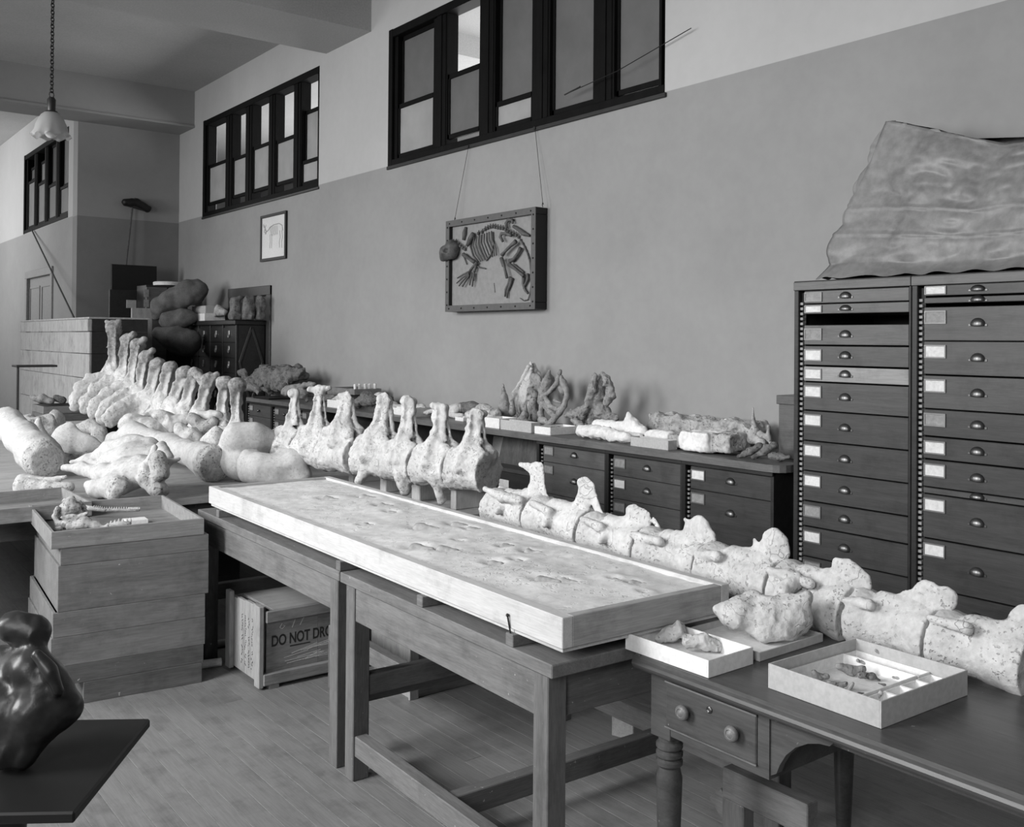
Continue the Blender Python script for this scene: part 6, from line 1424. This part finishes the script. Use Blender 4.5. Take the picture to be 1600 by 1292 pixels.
cb('fan_bone', 'white ridged fan-shaped bone leaning on the wall', chx([(829, 559, 5), (828, 578, 13), (822, 600, 20), (816, 622, 22)], 4.84, np.array([1, -.25, .1]), .35)+chx([(834, 560, 4), (846, 586, 5)], 4.88)+chx([(826, 562, 3), (812, 588, 3), (799, 610, 3)], 4.80)+chx([(830, 566, 3), (826, 596, 3), (818, 622, 3)], 4.79)+chx([(806, 600, 2.5), (800, 618, 4)], 4.8), M_BONE, amp=.014, nsc=12, vox=.010)
cb('triangle_bone', 'small dark three-cornered bone before the white fan', chx([(822, 615, 1.5), (820, 632, 6), (810, 642, 5), (824, 643, 5)], 4.6), M_FOSSM, amp=.006, vox=.008)
cb('triangle_bone', 'tiny dark pyramid beside the pointed skull', chx([(807, 624, 1.5), (810, 636, 5)], 4.6), M_FOSS, amp=.006, vox=.008)
cb('great_skull', 'brown open-eyed skull propped up with prongs above', {
    'skull_roof': chx([(858, 571, 3), (855, 588, 8), (851, 604, 9), (846, 618, 7)], 4.70)+chx([(858, 585, 9), (862, 596, 7)], 4.74)+chx([(875, 571, 2.6), (870, 590, 4), (860, 602, 4), (848, 612, 5)], 4.64)+chx([(832, 582, 8), (840, 588, 11), (845, 600, 7)], 4.74, np.array([1, -.3, 0]), .4)+chx([(828, 600, 5), (836, 608, 6)], 4.76),
    'face_plate': chx([(834, 618, 6), (832, 630, 7), (836, 642, 8)], 4.70)+chx([(848, 622, 6), (844, 636, 5), (848, 650, 6)], 4.62)+chx([(852, 622, 6), (862, 634, 6), (866, 645, 4)], 4.62)+chx([(846, 646, 6), (858, 652, 4)], 4.60),
    'cheek_arch': chx([(877, 579, 3), (880, 588, 5.5), (885, 600, 4.5), (886, 612, 3.5), (882, 624, 4), (874, 636, 4.5), (862, 650, 5), (852, 658, 4)], 4.56)+chx([(876, 590, 8), (880, 602, 6)], 4.68)+chx([(852, 612, 4), (860, 626, 4), (873, 632, 3.5), (882, 624, 3)], 4.60)+chx([(866, 616, 2), (876, 620, 2)], 4.64)},
    M_FOSSM, cat='skull', amp=.007, nsc=20, vox=.0085, k=.010, subs=chx([(839, 626, 3), (840, 630, 3)], 4.60)+chx([(853, 634, 3), (854, 644, 3.2)], 4.56))
cb('tall_fossil', 'tall craggy brown fossil casting a shadow on the wall', {
    'upright_bone': chx([(931, 570, 4), (926, 592, 6), (918, 615, 7), (908, 640, 7)], 4.60)+chx([(938, 572, 6), (936, 600, 10), (926, 628, 11), (919, 652, 6)], 4.66)+chx([(949, 574, 4), (955, 590, 7), (956, 600, 6), (948, 610, 5)], 4.64)+chx([(941, 568, 4), (948, 582, 6)], 4.62),
    'base_flange': chx([(930, 612, 12), (940, 626, 13), (950, 634, 8), (963, 636, 5)], 4.68)+chx([(882, 633, 2), (893, 630, 6), (905, 627, 7), (914, 622, 6)], 4.58)+chx([(898, 640, 5), (908, 648, 6), (902, 652, 4)], 4.54)+chx([(922, 640, 4), (926, 652, 4)], 4.56)},
    M_FOSSM, amp=.016, nsc=22, vox=.009, k=.010, subs=chx([(942, 612, 5), (945, 618, 4)], 4.60)+chx([(926, 634, 4), (930, 642, 4)], 4.57))
_, hh, pp, lx_, ly_ = cbox('wide white tray of bits under the end of the pointed skull', 757, 780, 808, 650, 666, 4.30, M_CARD)
_, hh, pp, lx_, ly_ = cbox('pale wooden tray of flakes before the brown skull', 782, 830, 842, 656, 672, 4.29, M_CARDG)
cb('bone_flake', 'thin dark flakes scattered in the pale wooden counter tray', chx([(792, 654, 1.5), (800, 655, 1.5)], 4.5)+chx([(822, 654, 2), (845, 657, 2.5)], 4.45), M_FOSSM, vox=.007, amp=.004, rest=CZ+.012)
_, hh, pp, lx_, ly_ = cbox('small white card tray in front of the brown skull', 835, 860, 905, 664, 676, 4.30, M_CARD)
cb('bone_piece', 'flat dark bone in the small white tray before the brown skull', chx([(858, 664, 2), (872, 665, 3), (880, 665, 2)], 4.45), M_FOSS, vox=.008, rest=CZ+.012)
cb('bone_piece', 'crumbly pale bone on the counter right of the brown skull', chx([(868, 654, 4), (882, 655, 3)], 4.52), M_BGREY, amp=.012)
cb('plaster_block', 'long rough white plaster block at the counter edge', chx([(908, 668, 8), (945, 672, 10), (982, 680, 7)], 4.36), M_PLASTER, amp=.018, nsc=14, vox=.009)
cb('jawed_fossil', 'white fossil with a tall triangular peak on the counter', chx([(932, 648, 6), (958, 652, 8), (985, 654, 11), (1004, 660, 9)], 4.56)+chx([(982, 632, 2.5), (984, 645, 9), (994, 650, 8)], 4.56)+chx([(930, 660, 5), (960, 664, 6), (1000, 668, 6)], 4.5), M_PLASTER, amp=.014, nsc=14, vox=.009)
cbox('pale wooden tray partly hidden by the long plaster block', 985, 1044, 1056, 677, 692, 4.30, M_CARDG)
cb('plaster_block', 'squared white plaster block in the middle of the counter', chx([(1018, 660, 11), (1046, 662, 11)], 4.56, np.array([0, 0, 1]), .9), M_PLASTER, amp=.016, nsc=12, vox=.009)
cb('layered_slab', 'flat grey layered rock slab along the wall', [('b', at(1100, 662, 'x', 4.80), (.10, .42, .07), .02)], M_BGREY, amp=.035, nsc=12, vox=.012)
cb('plaster_lump', 'small white round lump beside the squared plaster block', chx([(1060, 676, 8), (1060, 682, 8)], 4.45), M_PLASTER, amp=.012)
cb('grey_slab', 'low grey slab between the white lump and the cut block', [('b', at(1085, 676, 'x', 4.50), (.12, .12, .04), .02)], M_BGREY, amp=.015, vox=.010)
cb('cut_block', {}, M_PLASTER) if False else None
cb('cut_block', 'thick cut block, white on its face and dark at one end', {'plaster_face': [('b', at(1100, 692, 'x', 4.42), (.10, .11, .055), .015)], 'rock_end': [('b', at(1137, 694, 'x', 4.46), (.10, .09, .05), .015)]}, M_PLASTER, amp=.012, nsc=18, vox=.008, mats={'rock_end': M_ROUGH})
cb('pale_chip', 'small white chip on top of the grey layered slab', chx([(1134, 657, 4), (1142, 660, 4)], 4.72), M_PLASTER, rest=CZ+.135, amp=.008)
cb('bird_skull', 'slender beaked bird skull standing beak up near the cabinet', {'beak': chx([(1176.5, 631, 1), (1177, 648, 2.6), (1179, 662, 5)], 4.52), 'skull_base': chx([(1179, 668, 7), (1176, 680, 7), (1190, 684, 7), (1182, 700, 6)], 4.52)+chx([(1160, 657, 1.8), (1170, 668, 3), (1178, 674, 4)], 4.52)+chx([(1201, 660, 2), (1200, 676, 3), (1206, 690, 2.5)], 4.5)+chx([(1188, 672, 5), (1200, 678, 4)], 4.5)}, M_BGREY, cat='skull', amp=.005, vox=.0065, k=.015, rest=CZ, subs=chx([(1176, 650, 1.2), (1176, 660, 1.5)], 4.49))
for k, (pts, lb) in enumerate([([(1155, 706, 4), (1172, 698, 6), (1188, 690, 5)], 'dark hollow bone at the left below the bird skull'), ([(1178, 711, 4), (1196, 702, 7), (1208, 694, 6)], 'dark broad bone, middle of three below the bird skull'), ([(1206, 704, 6), (1220, 708, 6), (1233, 706, 3)], 'dark branching bone at the right below the bird skull')]):
    cb('dark_bone', lb, chx(pts, 4.36+.02*k), M_FOSS, amp=.010, vox=.0075, nsc=20)

# ================================================================== dark cast on a board, left foreground
ZS = .72
ca_, cb_, cc_ = at(235, 1122, 'z', ZS), at(125, 1258, 'z', ZS), at(48, 1120, 'z', ZS)
e1 = (ca_-cb_)[:2]; e1 = e1/np.linalg.norm(e1); ang = math.atan2(e1[1], e1[0])-math.pi/2
t = thing('modelling_stand', 'black square board on a pedestal in the left foreground', 'stand', (ca_[0], ca_[1], 0), ang)
part('top_board', MB().box((-.46, -.46, ZS-.022), (0, 0, ZS), .004), M_BLACK, t); part('pedestal', MB().lathe([(.16, 0), (.15, .03), (.04, .06), (.035, .5), (.05, ZS-.06), (.12, ZS-.023)], Matrix.Translation((-.23, -.23, 0)), 20), M_DARKW, t, auto=40)
dS = dz(90, 1195, ZS)-.02
bone('dark_cast', {'lower_mass': chp([(5, 1020, 30, .05), (48, 1026, 28), (72, 1052, 30), (98, 1086, 33)], dS+.03)+chp([(10, 1090, 62, .04), (50, 1100, 48, .02)], dS)+chp([(20, 1150, 34), (36, 1158, 24)], dS)+chp([(56, 1004, 7), (78, 1030, 6), (92, 1060, 6)], dS-.02), 'upper_lump': chp([(22, 962, 27), (52, 968, 24)], dS+.06)}, M_STATUE, 'glossy dark lumpy cast on the black board at lower left', 'cast', vox=.0045, k=.025, amp=.006, nsc=14, rest=ZS)
